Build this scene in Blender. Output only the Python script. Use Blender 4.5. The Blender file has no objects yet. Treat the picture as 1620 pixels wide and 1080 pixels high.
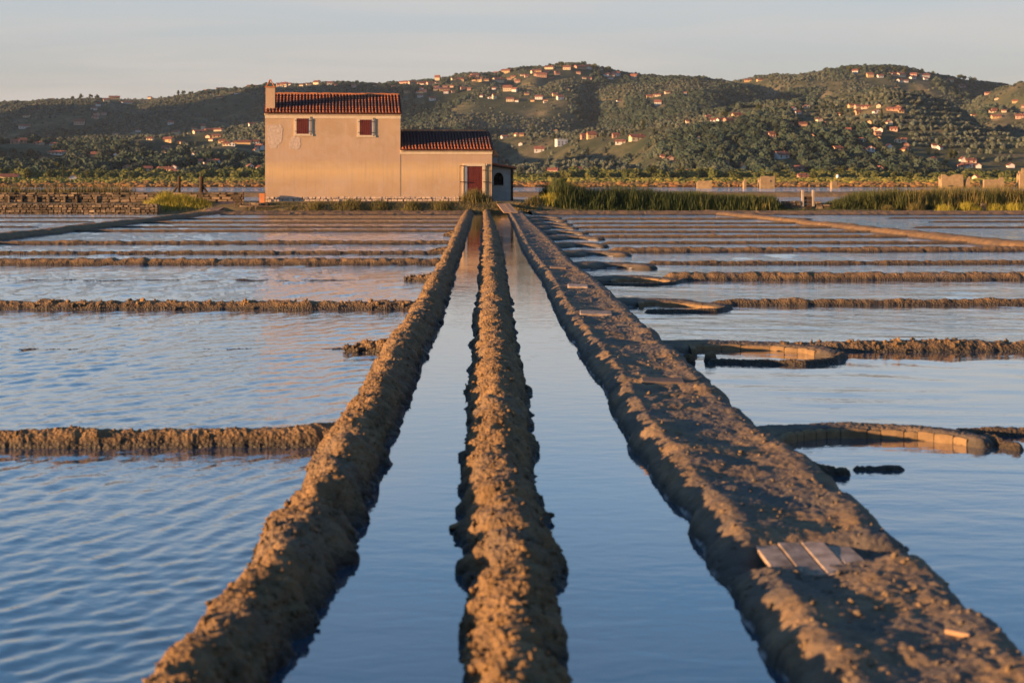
import bpy, bmesh, math, random
import numpy as np
from mathutils import Vector, Matrix
R = math.radians
random.seed(7); rng = np.random.default_rng(7)
scene = bpy.context.scene
COL = scene.collection

# ------------------------------------------------------------------ camera, sky, sun, exposure
F, YH, CH = 2400.0, 288.0, 2.0          # focal length in photo pixels, horizon row, eye height over the water
cam_d = bpy.data.cameras.new('camera'); cam = bpy.data.objects.new('camera', cam_d); COL.objects.link(cam)
cam.location = (0, 0, CH); cam.rotation_euler = (R(90), 0, 0)
cam_d.sensor_width = 36; cam_d.lens = 36 * F / 1620
cam_d.shift_y = -(540 - YH) / 1620
cam_d.clip_start = .1; cam_d.clip_end = 20000
cam_d.dof.use_dof = True; cam_d.dof.focus_distance = 38; cam_d.dof.aperture_fstop = 3.0
scene.camera = cam

SUN_EL, SUN_AZ = 6.3, 249.0             # azimuth clockwise from +Y: behind the camera to the left
tosun = Vector((math.sin(R(SUN_AZ)) * math.cos(R(SUN_EL)), math.cos(R(SUN_AZ)) * math.cos(R(SUN_EL)), math.sin(R(SUN_EL))))
sd = bpy.data.lights.new('sun', 'SUN'); sun = bpy.data.objects.new('sun', sd); COL.objects.link(sun)
sd.energy = 5.0; sd.angle = R(.6); sd.color = (1, .56, .24)
sun.rotation_euler = tosun.to_track_quat('Z', 'Y').to_euler(); sun.location = (-40, -20, 30)

world = bpy.data.worlds.new('World'); scene.world = world; world.use_nodes = True
wn, wl = world.node_tree.nodes, world.node_tree.links
wn.clear()
sky = wn.new('ShaderNodeTexSky'); sky.sky_type = 'NISHITA'; sky.sun_disc = False
sky.sun_elevation = R(SUN_EL); sky.sun_rotation = R(SUN_AZ)
sky.air_density = 1.0; sky.dust_density = .6; sky.ozone_density = 3.5; sky.altitude = 0
bg = wn.new('ShaderNodeBackground'); bg.inputs[1].default_value = .085
wo = wn.new('ShaderNodeOutputWorld')
tc = wn.new('ShaderNodeTexCoord'); sep = wn.new('ShaderNodeSeparateXYZ'); wl.new(tc.outputs['Generated'], sep.inputs[0])
def wmath(op, a, b=None):
    m = wn.new('ShaderNodeMath'); m.operation = op
    for k, v in ((0, a), (1, b)):
        if v is None: continue
        if isinstance(v, (int, float)): m.inputs[k].default_value = v
        else: wl.new(v, m.inputs[k])
    return m.outputs[0]
zz = wmath('ADD', wmath('MAXIMUM', sep.outputs[2], 0.0), .07)
cx_, cy_ = wmath('DIVIDE', sep.outputs[0], zz), wmath('DIVIDE', sep.outputs[1], zz)
comb = wn.new('ShaderNodeCombineXYZ'); wl.new(cx_, comb.inputs[0]); wl.new(cy_, comb.inputs[1])
mp = wn.new('ShaderNodeMapping'); mp.inputs['Scale'].default_value = (.34, .62, 1); mp.inputs['Rotation'].default_value = (0, 0, R(8)); wl.new(comb.outputs[0], mp.inputs[0])
nz = wn.new('ShaderNodeTexNoise'); nz.inputs['Scale'].default_value = 1.3; nz.inputs['Detail'].default_value = 7; nz.inputs['Roughness'].default_value = .58; nz.inputs['Distortion'].default_value = .5
wl.new(mp.outputs[0], nz.inputs[0])
cr = wn.new('ShaderNodeValToRGB'); cr.color_ramp.elements[0].position = .40; cr.color_ramp.elements[1].position = .64
cr.color_ramp.elements[0].color = (0, 0, 0, 1); cr.color_ramp.elements[1].color = (.8, .8, .8, 1)
wl.new(nz.outputs[0], cr.inputs[0])
def wmix(fac, a, b):
    m = wn.new('ShaderNodeMix'); m.data_type = 'RGBA'; wl.new(fac, m.inputs[0])
    for k, v in ((6, a), (7, b)):
        if isinstance(v, tuple): m.inputs[k].default_value = (*v, 1)
        else: wl.new(v, m.inputs[k])
    return m.outputs[2]
zp = wmath('MAXIMUM', sep.outputs[2], 0.0)
veil = wmath('MULTIPLY', wmath('EXPONENT', wmath('MULTIPLY', zp, -1.6)), .97)     # evening haze thickening toward the horizon, the same all round
hr = wn.new('ShaderNodeValToRGB'); he = hr.color_ramp.elements
while len(he) < 6: he.new(.5)
for e_, (p_, c_) in zip(he, ((0, (.205, .168, .140)), (.05, (.222, .200, .180)), (.12, (.228, .242, .255)), (.2, (.140, .228, .330)), (.29, (.055, .160, .300)), (1, (.05, .135, .265)))): e_.position = p_; e_.color = (*c_, 1)
wl.new(zp, hr.inputs[0])
hs_ = wn.new('ShaderNodeVectorMath'); hs_.operation = 'SCALE'; hs_.inputs['Scale'].default_value = 10.0; wl.new(hr.outputs[0], hs_.inputs[0])
hazec = hs_.outputs[0]
base = wmix(veil, sky.outputs[0], hazec)
cfac = wmath('MULTIPLY', cr.outputs[0], wmath('EXPONENT', wmath('MULTIPLY', zp, -4.5)))
skyc = wmix(cfac, base, (2.75, 2.5, 2.3))
wl.new(skyc, bg.inputs[0]); wl.new(bg.outputs[0], wo.inputs[0])

vs = scene.view_settings
vs.view_transform = 'Standard'; vs.look = 'None'; vs.gamma = 1; vs.use_curve_mapping = False; vs.exposure = 1.55
try: scene.cycles.max_bounces = 6
except Exception: pass

# ------------------------------------------------------------------ numpy noise
def _h(ix, iy, iz, s):
    with np.errstate(over='ignore'):
        h = (ix.astype(np.uint32) * np.uint32(374761393) + iy.astype(np.uint32) * np.uint32(668265263)
             + iz.astype(np.uint32) * np.uint32(2147483647) + np.uint32((s * 1274126177) & 0xffffffff))
        h = (h ^ (h >> np.uint32(13))) * np.uint32(1274126177)
        h = (h ^ (h >> np.uint32(16))) * np.uint32(2246822519)
        h = h ^ (h >> np.uint32(15))
    return h.astype(np.float64) / 4294967295.0
def vnoise(p, s=0):
    p = np.asarray(p, float); i = np.floor(p).astype(np.int64); f = p - i; f = f * f * f * (f * (f * 6 - 15) + 10)
    r = 0
    for a in (0, 1):
        wx = f[:, 0] if a else 1 - f[:, 0]
        for b in (0, 1):
            wy = f[:, 1] if b else 1 - f[:, 1]
            for c in (0, 1):
                wz = f[:, 2] if c else 1 - f[:, 2]
                r = r + wx * wy * wz * _h(i[:, 0] + a, i[:, 1] + b, i[:, 2] + c, s)
    return r * 2 - 1
def fbm(p, o=4, s=0):
    r = 0; a = 1.0; t = 0
    for k in range(o):
        r = r + a * vnoise(p * 2.03 ** k + 17.3 * k, s + k); t += a; a *= .5
    return r / t
def worley(p, s=0):
    i = np.floor(p).astype(np.int64); best = np.full(len(p), 9.0)
    for a in (-1, 0, 1):
        for b in (-1, 0, 1):
            for c in (-1, 0, 1):
                jx, jy, jz = i[:, 0] + a, i[:, 1] + b, i[:, 2] + c
                d = (jx + _h(jx, jy, jz, s) - p[:, 0]) ** 2 + (jy + _h(jx, jy, jz, s + 1) - p[:, 1]) ** 2 + (jz + _h(jx, jy, jz, s + 2) - p[:, 2]) ** 2
                best = np.minimum(best, d)
    return np.sqrt(best)
def n1(x, s=0):
    x = np.asarray(x, float); return vnoise(np.stack([x, 0 * x + .5, 0 * x + .5], 1), s)

# ------------------------------------------------------------------ objects and tags
def tag(o, label=None, cat=None, group=None, kind=None):
    if label: o['label'] = label
    if cat: o['category'] = cat
    if group: o['group'] = group
    if kind: o['kind'] = kind
    return o
def link(name, me, mat=None, parent=None, loc=None, rot=None, scale=None):
    o = bpy.data.objects.new(name, me); COL.objects.link(o)
    if mat is not None and me is not None and len(me.materials) == 0: me.materials.append(mat)
    if parent is not None: o.parent = parent
    if loc is not None: o.location = loc
    if rot is not None: o.rotation_euler = rot
    if scale is not None: o.scale = scale
    return o
def empty(name, loc, rz=0, **kw):
    o = bpy.data.objects.new(name, None); COL.objects.link(o); o.location = loc; o.rotation_euler = (0, 0, rz); o.empty_display_size = .3
    return tag(o, **kw)
def mesh_np(name, V, Fc, smooth=False):
    V = np.ascontiguousarray(V, dtype=np.float32); Fc = np.ascontiguousarray(Fc, dtype=np.int32); k = Fc.shape[1]
    me = bpy.data.meshes.new(name)
    me.vertices.add(len(V)); me.vertices.foreach_set('co', V.ravel())
    me.loops.add(Fc.size); me.loops.foreach_set('vertex_index', Fc.ravel())
    me.polygons.add(len(Fc)); me.polygons.foreach_set('loop_start', np.arange(len(Fc), dtype=np.int32) * k)
    try: me.polygons.foreach_set('loop_total', np.full(len(Fc), k, dtype=np.int32))
    except Exception: pass
    me.update(calc_edges=True)
    if smooth: me.polygons.foreach_set('use_smooth', np.ones(len(Fc), dtype=bool))
    return me
def add_attr(me, name, data, typ='FLOAT', dom='POINT'):
    a = me.attributes.new(name, typ, dom)
    if typ == 'FLOAT': a.data.foreach_set('value', np.ascontiguousarray(data, dtype=np.float32).ravel())
    elif typ == 'FLOAT_VECTOR': a.data.foreach_set('vector', np.ascontiguousarray(data, dtype=np.float32).ravel())
    else: a.data.foreach_set('color', np.ascontiguousarray(data, dtype=np.float32).ravel())
def grid_faces(n, m):
    i = np.arange(n - 1)[:, None] * m + np.arange(m - 1)[None, :]
    return np.stack([i, i + m, i + m + 1, i + 1], -1).reshape(-1, 4)
def bm_mesh(name, fn, bevel=0):
    bm = bmesh.new(); fn(bm)
    if bevel: bmesh.ops.bevel(bm, geom=bm.edges[:], offset=bevel, segments=1, affect='EDGES')
    me = bpy.data.meshes.new(name); bm.to_mesh(me); bm.free(); return me
def box(bm, x0, x1, y0, y1, z0, z1):
    v = [bm.verts.new((x, y, z)) for z in (z0, z1) for y in (y0, y1) for x in (x0, x1)]
    for f in ((0, 2, 3, 1), (4, 5, 7, 6), (0, 1, 5, 4), (2, 6, 7, 3), (0, 4, 6, 2), (1, 3, 7, 5)): bm.faces.new([v[k] for k in f])
def prism(bm, poly, axis, a, b):
    """polygon in the plane across axis ('y': (x,z) pairs, 'x': (y,z) pairs, 'z': (x,y)) pushed from a to b"""
    def P(p, t): return {'y': (p[0], t, p[1]), 'x': (t, p[0], p[1]), 'z': (p[0], p[1], t)}[axis]
    A = [bm.verts.new(P(p, a)) for p in poly]; B = [bm.verts.new(P(p, b)) for p in poly]
    bm.faces.new(A); bm.faces.new(B[::-1]); n = len(poly)
    for i in range(n): bm.faces.new((A[i], B[i], B[(i + 1) % n], A[(i + 1) % n]))
    bmesh.ops.recalc_face_normals(bm, faces=bm.faces[:])
def tube(bm, p, q, r0, r1, n=8):
    p, q = Vector(p), Vector(q); d = (q - p).normalized(); u = d.orthogonal().normalized(); w = d.cross(u)
    A = [bm.verts.new(p + r0 * (math.cos(6.2832 * k / n) * u + math.sin(6.2832 * k / n) * w)) for k in range(n)]
    B = [bm.verts.new(q + r1 * (math.cos(6.2832 * k / n) * u + math.sin(6.2832 * k / n) * w)) for k in range(n)]
    for k in range(n): bm.faces.new((A[k], A[(k + 1) % n], B[(k + 1) % n], B[k]))
    bm.faces.new(A[::-1]); bm.faces.new(B)
def bx(name, dims, mat, parent=None, bevel=0, **kw):
    return link(name, bm_mesh(name, lambda bm: box(bm, *dims), bevel), mat, parent, **kw)

# pixel of the photograph -> point at height z, or at distance Y
def gp(px, py, z=0.0):
    Y = F * (CH - z) / (py - YH); return np.array([(px - 810) / F * Y, Y])
def at(px, py, Y): return Vector(((px - 810) / F * Y, Y, CH + (YH - py) / F * Y))

# ------------------------------------------------------------------ materials
class NT:
    def __init__(s, name, rough=.8, spec=.3):
        s.m = bpy.data.materials.new(name); s.m.use_nodes = True; s.t = s.m.node_tree; s.n = s.t.nodes; s.l = s.t.links
        s.b = s.n['Principled BSDF']; s.b.inputs['Roughness'].default_value = rough; s.b.inputs['Specular IOR Level'].default_value = spec
    def set(s, sock, v):
        if hasattr(v, 'is_linked') or hasattr(v, 'links'): s.l.new(v, sock)
        else: sock.default_value = v
    def coord(s, kind='Object', scale=(1, 1, 1), rot=(0, 0, 0)):
        if kind == 'World': o = s.n.new('ShaderNodeNewGeometry').outputs['Position']
        else: o = s.n.new('ShaderNodeTexCoord').outputs[kind]
        m = s.n.new('ShaderNodeMapping'); m.inputs['Scale'].default_value = scale; m.inputs['Rotation'].default_value = rot; s.l.new(o, m.inputs[0]); return m.outputs[0]
    def noise(s, vec, scale, detail=4, rough=.55, dist=0):
        k = s.n.new('ShaderNodeTexNoise'); k.inputs['Scale'].default_value = scale; k.inputs['Detail'].default_value = detail; k.inputs['Roughness'].default_value = rough; k.inputs['Distortion'].default_value = dist
        s.l.new(vec, k.inputs[0]); return k.outputs[0]
    def vor(s, vec, scale, feat='F1'):
        k = s.n.new('ShaderNodeTexVoronoi'); k.feature = feat; k.inputs['Scale'].default_value = scale; s.l.new(vec, k.inputs[0]); return k.outputs['Distance']
    def ramp(s, fac, stops):
        k = s.n.new('ShaderNodeValToRGB'); e = k.color_ramp.elements
        while len(e) < len(stops): e.new(.5)
        for q, (p, c) in zip(e, stops): q.position = p; q.color = (*c, 1) if len(c) == 3 else c
        s.l.new(fac, k.inputs[0]); return k.outputs[0]
    def mix(s, f, a, b, mode='MIX'):
        k = s.n.new('ShaderNodeMix'); k.data_type = 'RGBA'; k.blend_type = mode
        s.set(k.inputs[0], f); 
        for i, v in ((6, a), (7, b)):
            if isinstance(v, tuple): k.inputs[i].default_value = (*v, 1) if len(v) == 3 else v
            else: s.l.new(v, k.inputs[i])
        return k.outputs[2]
    def math(s, op, a, b=0.0, clamp=False):
        k = s.n.new('ShaderNodeMath'); k.operation = op; k.use_clamp = clamp; s.set(k.inputs[0], a); s.set(k.inputs[1], b); return k.outputs[0]
    def rng(s, v, a, b, c=0.0, d=1.0):
        k = s.n.new('ShaderNodeMapRange'); s.l.new(v, k.inputs[0])
        for i, q in enumerate((a, b, c, d)): k.inputs[i + 1].default_value = q
        return k.outputs[0]
    def xyz(s, vec):
        k = s.n.new('ShaderNodeSeparateXYZ'); s.l.new(vec, k.inputs[0]); return k.outputs
    def bump(s, h, strength=.5, dist=.02):
        k = s.n.new('ShaderNodeBump'); k.inputs['Strength'].default_value = strength; k.inputs['Distance'].default_value = dist; s.l.new(h, k.inputs['Height']); s.l.new(k.outputs[0], s.b.inputs['Normal']); s.l.new(k.outputs[0], s.b.inputs['Coat Normal'])
    def col(s, v):
        if isinstance(v, tuple): s.b.inputs['Base Color'].default_value = (*v, 1)
        else: s.l.new(v, s.b.inputs['Base Color'])
        return s
    def attr(s, name, typ='GEOMETRY'):
        k = s.n.new('ShaderNodeAttribute'); k.attribute_name = name; k.attribute_type = typ; return k
    def rand(s): return s.n.new('ShaderNodeObjectInfo').outputs['Random']

def m_noise(name, c0, c1, scale, rough=.85, spec=.2, bscale=None, bdist=.01, kind='Object', rnd=0.0):
    n = NT(name, rough, spec); v = n.coord(kind)
    c = n.ramp(n.noise(v, scale, 5, .6), [(.3, c0), (.7, c1)])
    if rnd:
        c = n.mix(1.0, c, n.ramp(n.rand(), [(0, (1 - rnd,) * 3), (1, (1 + rnd * .6,) * 3)]), 'MULTIPLY')
    n.col(c)
    if bscale: n.bump(n.noise(v, bscale, 5, .65), .7, bdist)
    return n.m
M = {}
# mud: grey-brown clay, drier and paler on top, wet and dark along the water
n = NT('mud', .78, .3); v = n.coord('World')
c = n.ramp(n.noise(v, 5.5, 6, .62), [(.25, (.095, .061, .033)), (.5, (.19, .12, .06)), (.75, (.30, .19, .095))])
c = n.mix(n.ramp(n.noise(v, 1.3, 3), [(.52, (0, 0, 0)), (.72, (.6, .6, .6))]), c, (.15, .125, .105))
hz = n.math('ADD', n.xyz(v)[2], n.math('MULTIPLY', n.noise(v, 9, 3), .05))
c = n.mix(n.rng(hz, .045, .125, 1, 0), c, (.046, .038, .031))
n.col(c); n.set(n.b.inputs['Roughness'], n.rng(hz, .03, .09, .42, .85))
n.bump(n.math('ADD', n.noise(v, 26, 6, .7), n.math('MULTIPLY', n.vor(v, 34), .8)), 1.0, .03); M['mud'] = n.m
# path clay: trodden, smoother, with greyer damp patches
n = NT('path_mud', .8, .25); v = n.coord('World')
c = n.ramp(n.noise(v, 4.5, 6, .62), [(.25, (.095, .068, .043)), (.5, (.165, .114, .068)), (.75, (.25, .172, .10))])
c = n.mix(n.ramp(n.noise(v, 1.6, 4), [(.40, (0, 0, 0)), (.58, (.85, .85, .85))]), c, (.095, .083, .074))
hz = n.math('ADD', n.xyz(v)[2], n.math('MULTIPLY', n.noise(v, 9, 3), .05))
c = n.mix(n.rng(hz, .05, .11, 1, 0), c, (.06, .052, .045))
c = n.mix(n.math('MULTIPLY', n.rng(hz, .035, .05, 1, 0), n.ramp(n.noise(v, 3, 4), [(.5, (0, 0, 0)), (.62, (.7, .7, .7))])), c, (.36, .36, .38))
n.col(c); n.bump(n.math('ADD', n.noise(v, 24, 6, .72), n.math('MULTIPLY', n.vor(v, 30), .5)), .8, .012); M['path'] = n.m
M['clay_block'] = m_noise('cracked_clay', (.13, .088, .05), (.23, .155, .085), 9, .85, .2, 40, .006, 'World')
M['bed'] = m_noise('pan_bed_mud', (.07, .06, .05), (.1, .085, .07), 2, .9, .2, kind='World')
M['bank'] = m_noise('bank_earth', (.10, .085, .045), (.22, .165, .09), 1.7, .95, .1, 9, .05, 'World')
def water(name, amp, stretch, rot, fine, base, rough=.03, grow=1.0):
    n = NT(name, rough, .5); n.b.inputs['IOR'].default_value = 1.5; n.col(base); n.b.inputs['Coat Weight'].default_value = 1.0; n.b.inputs['Coat IOR'].default_value = 1.5; n.b.inputs['Coat Roughness'].default_value = rough
    a = n.noise(n.coord('World', (stretch[0], stretch[1], 1), (0, 0, R(rot))), 1, 2.5, .5, .6)
    b = n.noise(n.coord('World', (fine, fine * 1.6, 1), (0, 0, R(rot + 20))), 1, 2, .5, .2)
    patch = n.rng(n.noise(n.coord('World', (.5, .22, 1)), 1, 3), .3, .7, .45, 1.25)
    h = n.math('MULTIPLY', n.math('ADD', a, n.math('MULTIPLY', b, .35)), patch)
    if grow > 1: h = n.math('MULTIPLY', h, n.rng(n.xyz(n.coord('World'))[1], 16, 55, 1, grow))
    n.bump(h, 1.0, amp); return n.m
M['water_rippled'] = water('rippled_water', .010, (5.2, 1.9), 24, 13, (.018, .05, .095), grow=4)
M['water_channel'] = water('channel_water', .0026, (2.2, 5.5), 3, 9, (.016, .05, .095))
M['water_calm'] = water('calm_pan_water', .0045, (1.6, 5.5), 4, 10, (.018, .05, .09), grow=9)
M['water_far'] = water('far_water', .16, (2, 3), 10, 8, (.04, .05, .06))

# ------------------------------------------------------------------ ground and water sheets
def sheet(name, poly, z, mat, kind='structure'):
    me = bpy.data.meshes.new(name); me.from_pydata([(x, y, z) for x, y in poly], [], [list(range(len(poly)))]); me.update()
    return tag(link(name, me, mat), kind=kind)
sheet('ground', [(-7000, -40), (7000, -40), (7000, 9000), (-7000, 9000)], -.16, M['bed'])

# water edges of the three long banks, read off the photograph at the waterline
def tab(rows): 
    a = np.array([gp(x, y) for x, y in rows]); a = a[np.argsort(a[:, 1])]; return a[:, 1], a[:, 0]
Lw = tab([(258,1080),(322,1014),(398,886),(446,834),(486,760),(512,706),(553,650),(591,584),(612,548),(646,500),(677,450),(704,400),(720,360),(732,338)])
Lr = tab([(442,1080),(472,1020),(569,884),(553,838),(583,822),(600,760),(621,704),(638,664),(665,584),(683,545),(703,500),(715,450),(731,400),(744,360),(750,338)])
Mw = tab([(735,1080),(734,960),(731,870),(729,800),(731,710),(739,640),(746,560),(752,490),(757,440),(759,390),(762,355),(762,339)])
Mr = tab([(902,1080),(894,950),(880,880),(852,790),(845,700),(838,630),(821,560),(811,490),(803,440),(795,390),(783,355),(776,339)])
Ww = tab([(1238,1080),(1202,1029),(1149,936),(1118,904),(1087,829),(1051,793),(989,704),(968,653),(944,605),(910,550),(879,502),(855,444),(824,396),(810,355),(802,339)])
Wr = tab([(1640,1080),(1620,1056),(1535,984),(1411,871),(1344,802),(1291,749),(1240,722),(1200,690),(1157,649),(1122,611),(1085,580),(1023,527),(998,499),(951,454),(913,428),(887,397),(864,374),(844,357),(829,340)])
def ev(t, y):
    y = np.asarray(y, float); k = (t[1][0] - t[1][3]) / (t[0][0] - t[0][3])
    return np.where(y < t[0][0], t[1][0], np.interp(y, t[0], t[1]))

yy = np.array([-6, 2, 6, 9, 14, 20, 30, 45, 60, 80, 97.5])
midL = (ev(Lw, yy) + ev(Lr, yy)) / 2; midM = (ev(Mw, yy) + ev(Mr, yy)) / 2; midW = (ev(Ww, yy) + ev(Wr, yy)) / 2
def strip(name, left, right, mat):
    sheet(name, [(x, y) for x, y in zip(left, yy)] + [(x, y) for x, y in zip(right[::-1], yy[::-1])], 0, mat)
def wave_sheet(name, xl, xr, cols, k, slope, mat, seed, lam=(.09, 1.2), main=-28, spread=66):
    """open water with its wind ripples as geometry"""
    r = np.random.default_rng(seed); Y = [-6, 2, 4.9]
    while Y[-1] < 97.5: Y.append(Y[-1] * (1 + k))
    Y = np.array(Y); t = np.linspace(0, 1, cols); XL_, XR_ = xl(Y), xr(Y); X = XL_[:, None] + (XR_ - XL_)[:, None] * t[None]; YY = np.broadcast_to(Y[:, None], X.shape)
    stY = np.gradient(Y)[:, None]; stX = np.gradient(X, axis=1); Z = np.zeros(X.shape); den = np.zeros((len(Y), 1)); q = np.stack([X.ravel(), YY.ravel(), 0 * X.ravel()], 1)
    for i in range(34):
        L = lam[0] * (lam[1] / lam[0]) ** ((i + r.random()) / 34); a = R(main + r.normal(0, spread / 2)); kx, ky = 6.2832 / L * math.cos(a), 6.2832 / L * math.sin(a)
        f = np.clip(6.2832 / (abs(ky) + 1e-6) / (3.2 * stY) - .4, 0, 1) * np.clip(6.2832 / (abs(kx) + 1e-6) / (3.2 * np.abs(stX).mean(1, keepdims=True)) - .4, 0, 1)
        f = f * np.clip(1.7 - 6.2832 / math.hypot(kx, ky) / (5.5 * stY + .05), 0, 1)
        ph = 1.6 * fbm(q * (.5 / L ** .5) + 7 * i, 2, seed + i).reshape(X.shape); m_ = np.clip(1 + 1.4 * vnoise(q * np.array([.9, .45, 1]) + 3.1 * i, seed + 40 + i).reshape(X.shape), 0, 2)
        Z += f * m_ * np.sin(kx * X + ky * YY + 2 * ph) * (L / 6.2832); den += f ** 2 * .5
    patch_ = np.clip(.85 + .6 * fbm(q * np.array([.35, .12, 1]), 3, seed + 90).reshape(X.shape), .3, 1.5)
    Z *= slope(Y)[:, None] / np.sqrt(den + .3) * patch_ * np.clip((YY - 4.5) / .5, 0, 1)
    V = np.stack([X, YY, Z], -1).reshape(-1, 3); tag(link(name, mesh_np(name, V, grid_faces(*X.shape)[:, ::-1], True), M[mat]), kind='structure')
evm = lambda m_: (lambda Y: np.interp(Y, yy, m_))
wave_sheet('pan_water_rippled', lambda Y: np.interp(Y, [-6, 5, 97.5], [-5, -5, -44]), evm(midL), 470, .0050, lambda Y: np.interp(Y, [5, 12, 30, 97], [.075, .08, .07, .045]), 'water_rippled', 811)
wave_sheet('pan_water_calm', evm(midW), lambda Y: np.interp(Y, [-6, 5, 97.5], [5, 5, 44]), 300, .0085, lambda Y: np.interp(Y, [5, 12, 30, 97], [.008, .012, .03, .03]), 'water_calm', 871, (.15, 1.4), 80, 40)
sheet('pan_water_outer', [(-60, -6), (-5, -6), (-5, 5), (-44, 97.5), (-60, 97.5)], 0, M['water_rippled']); sheet('pan_water_outer', [(5, -6), (60, -6), (60, 97.5), (44, 97.5), (5, 5)], 0, M['water_calm'])
strip('channel_water', midL, midM, M['water_channel'])
strip('channel_water', midM, midW, M['water_channel'])
sheet('lagoon_water', [(-700, 112), (700, 112), (700, 560), (-700, 560)], -.004, M['water_far'])

# ------------------------------------------------------------------ mud banks: swept and lumped
def sweep(P, WL, WR, H, nc=25, base=-.08, p=2.2, prof=None, a1=.035, f1=11, a2=.014, f2=27, a3=.03, seed=0, vstretch=1.0, cap=False, a4=.007, a0=0.0):
    P = np.asarray(P, float); N = len(P)
    WL = np.broadcast_to(WL, N); WR = np.broadcast_to(WR, N); H = np.broadcast_to(H, N)
    T = np.gradient(P, axis=0); T /= np.linalg.norm(T, axis=1)[:, None] + 1e-9; Nn = np.stack([-T[:, 1], T[:, 0]], 1)
    if cap:
        dd = np.concatenate([[0], np.cumsum(np.linalg.norm(np.diff(P, axis=0), axis=1))]); de = np.minimum(dd, dd[-1] - dd)
        e = np.sqrt(np.clip(1 - (1 - np.clip(de / (np.minimum(WL, dd[-1] / 4) + 1e-6), 0, 1)) ** 2, 0, 1)); WL = WL * (.05 + .95 * e); WR = WR * (.05 + .95 * e); H = -.06 + (H + .06) * e
    t = np.linspace(-1, 1, nc)
    off = np.where(t[None] < 0, -t[None] * WL[:, None], -t[None] * WR[:, None])
    if prof is None: pz = (1 - np.abs(t) ** p); Z = base + (H[:, None] - base) * pz[None]
    else: pz = np.interp(t, prof[0], prof[1]); Z = np.where(pz[None] > 0, pz[None] * H[:, None], pz[None] * .1)
    XY = P[:, None] + Nn[:, None] * off[..., None]
    V = np.concatenate([XY, Z[..., None]], -1)
    du = np.gradient(V, axis=0); dv = np.gradient(V, axis=1); nn = np.cross(dv, du); nn /= np.linalg.norm(nn, axis=-1)[..., None] + 1e-9
    nn *= np.sign(nn[..., 2:3].mean() + 1e-9)
    q = V.reshape(-1, 3); st = np.array([1, 1, vstretch])
    lump = lambda f, s: np.sqrt(np.clip(1 - np.minimum(worley(q * f * st + 3.7, s), 1) ** 2, 0, 1)) - .55
    d = a0 * fbm(q * np.array([6.5, 5.0, 7]), 3, seed + 13) + a1 * lump(f1, seed) + a2 * lump(f2, seed + 5) + a4 * vnoise(q * 55, seed + 7) + a3 * fbm(q * 2.2, 3, seed + 9)
    q2 = q + nn.reshape(-1, 3) * d[:, None]
    return q2, grid_faces(N, nc)
def ysteps(y0, y1, k=.0022, lo=.013):
    ys = [y0]
    while ys[-1] < y1: ys.append(ys[-1] + max(lo, k * ys[-1]))
    return np.array(ys)
def clods(centers, sizes, seed):
    """small angular lumps of mud, to be joined with their bank"""
    r = np.random.default_rng(seed); g = (1 + 5 ** .5) / 2
    ico = np.array([(-1, g, 0), (1, g, 0), (-1, -g, 0), (1, -g, 0), (0, -1, g), (0, 1, g), (0, -1, -g), (0, 1, -g), (g, 0, -1), (g, 0, 1), (-g, 0, -1), (-g, 0, 1)]) / 1.9
    fi = np.array([(0,11,5),(0,5,1),(0,1,7),(0,7,10),(0,10,11),(1,5,9),(5,11,4),(11,10,2),(10,7,6),(7,1,8),(3,9,4),(3,4,2),(3,2,6),(3,6,8),(3,8,9),(4,9,5),(2,4,11),(6,2,10),(8,6,7),(9,8,1)])
    n = len(centers); V = ico[None] * (1 + .35 * r.standard_normal((n, 12, 1))) * np.asarray(sizes)[:, None, None] * r.uniform(.6, 1.2, (n, 1, 3)) + np.asarray(centers)[:, None]
    return V.reshape(-1, 3), (fi[None] + 12 * np.arange(n)[:, None, None]).reshape(-1, 3)
def join_tq(V4, F4, V3, F3):
    F4t = np.concatenate([F4[:, [0, 1, 2]], F4[:, [0, 2, 3]]]); return np.concatenate([V4, V3]), np.concatenate([F4t, F3 + len(V4)])
def bank(name, label, P, WL, WR, H, mat='mud', nclod=0, csize=(.012, .035), seed=0, smooth=True, **kw):
    V, Fq = sweep(P, WL, WR, H, seed=seed, **kw)
    if nclod:
        r = np.random.default_rng(seed + 50); ok = np.where(V[:, 2] > .015)[0]; w = 1 / V[ok, 1] ** 1.3; w /= w.sum()
        pick = r.choice(ok, nclod, p=w); C, FC = clods(V[pick], r.uniform(*csize, nclod) * (1 + V[pick, 1] * .01), seed)
        V, Fq = join_tq(V, Fq, C, FC)
    return tag(link(name, mesh_np(name, V, Fq, smooth), M[mat]), label, 'dike')

ys = ysteps(3.5, 97.6)
def long_bank(name, label, tl, tr, h, seed, **kw):
    l, r = ev(tl, ys), ev(tr, ys); c = (l + r) / 2; w = (r - l) / 2
    fade = np.clip(10 / ys, .25, 1)
    wl_ = w * .97 + (.022 * n1(ys * 3.3, seed) + .016 * n1(ys * 9, seed + 1)); wr_ = w * .97 + (.028 * n1(ys * 3.1, seed + 2) + .02 * n1(ys * 8, seed + 3))
    H = h * (1 + .13 * n1(ys * 1.7, seed + 4) + .10 * n1(ys * 5, seed + 6))
    return bank(name, label, np.stack([c, ys], 1), wl_, wr_, H, nc=44, p=2.0, seed=seed, **kw)
long_bank('mud_dike', 'lumpy clay dike between the rippled pans and the narrow channel', Lw, Lr, .215, 11, nclod=1800, a0=.075, a1=.055, f1=9, a2=.034, f2=20, a4=.012, csize=(.007, .02))
long_bank('mud_dike', 'rough clay dike dividing the two narrow water channels', Mw, Mr, .235, 23, nclod=1800, a0=.075, a1=.055, f1=9, a2=.034, f2=20, a4=.012, csize=(.007, .02))

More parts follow.
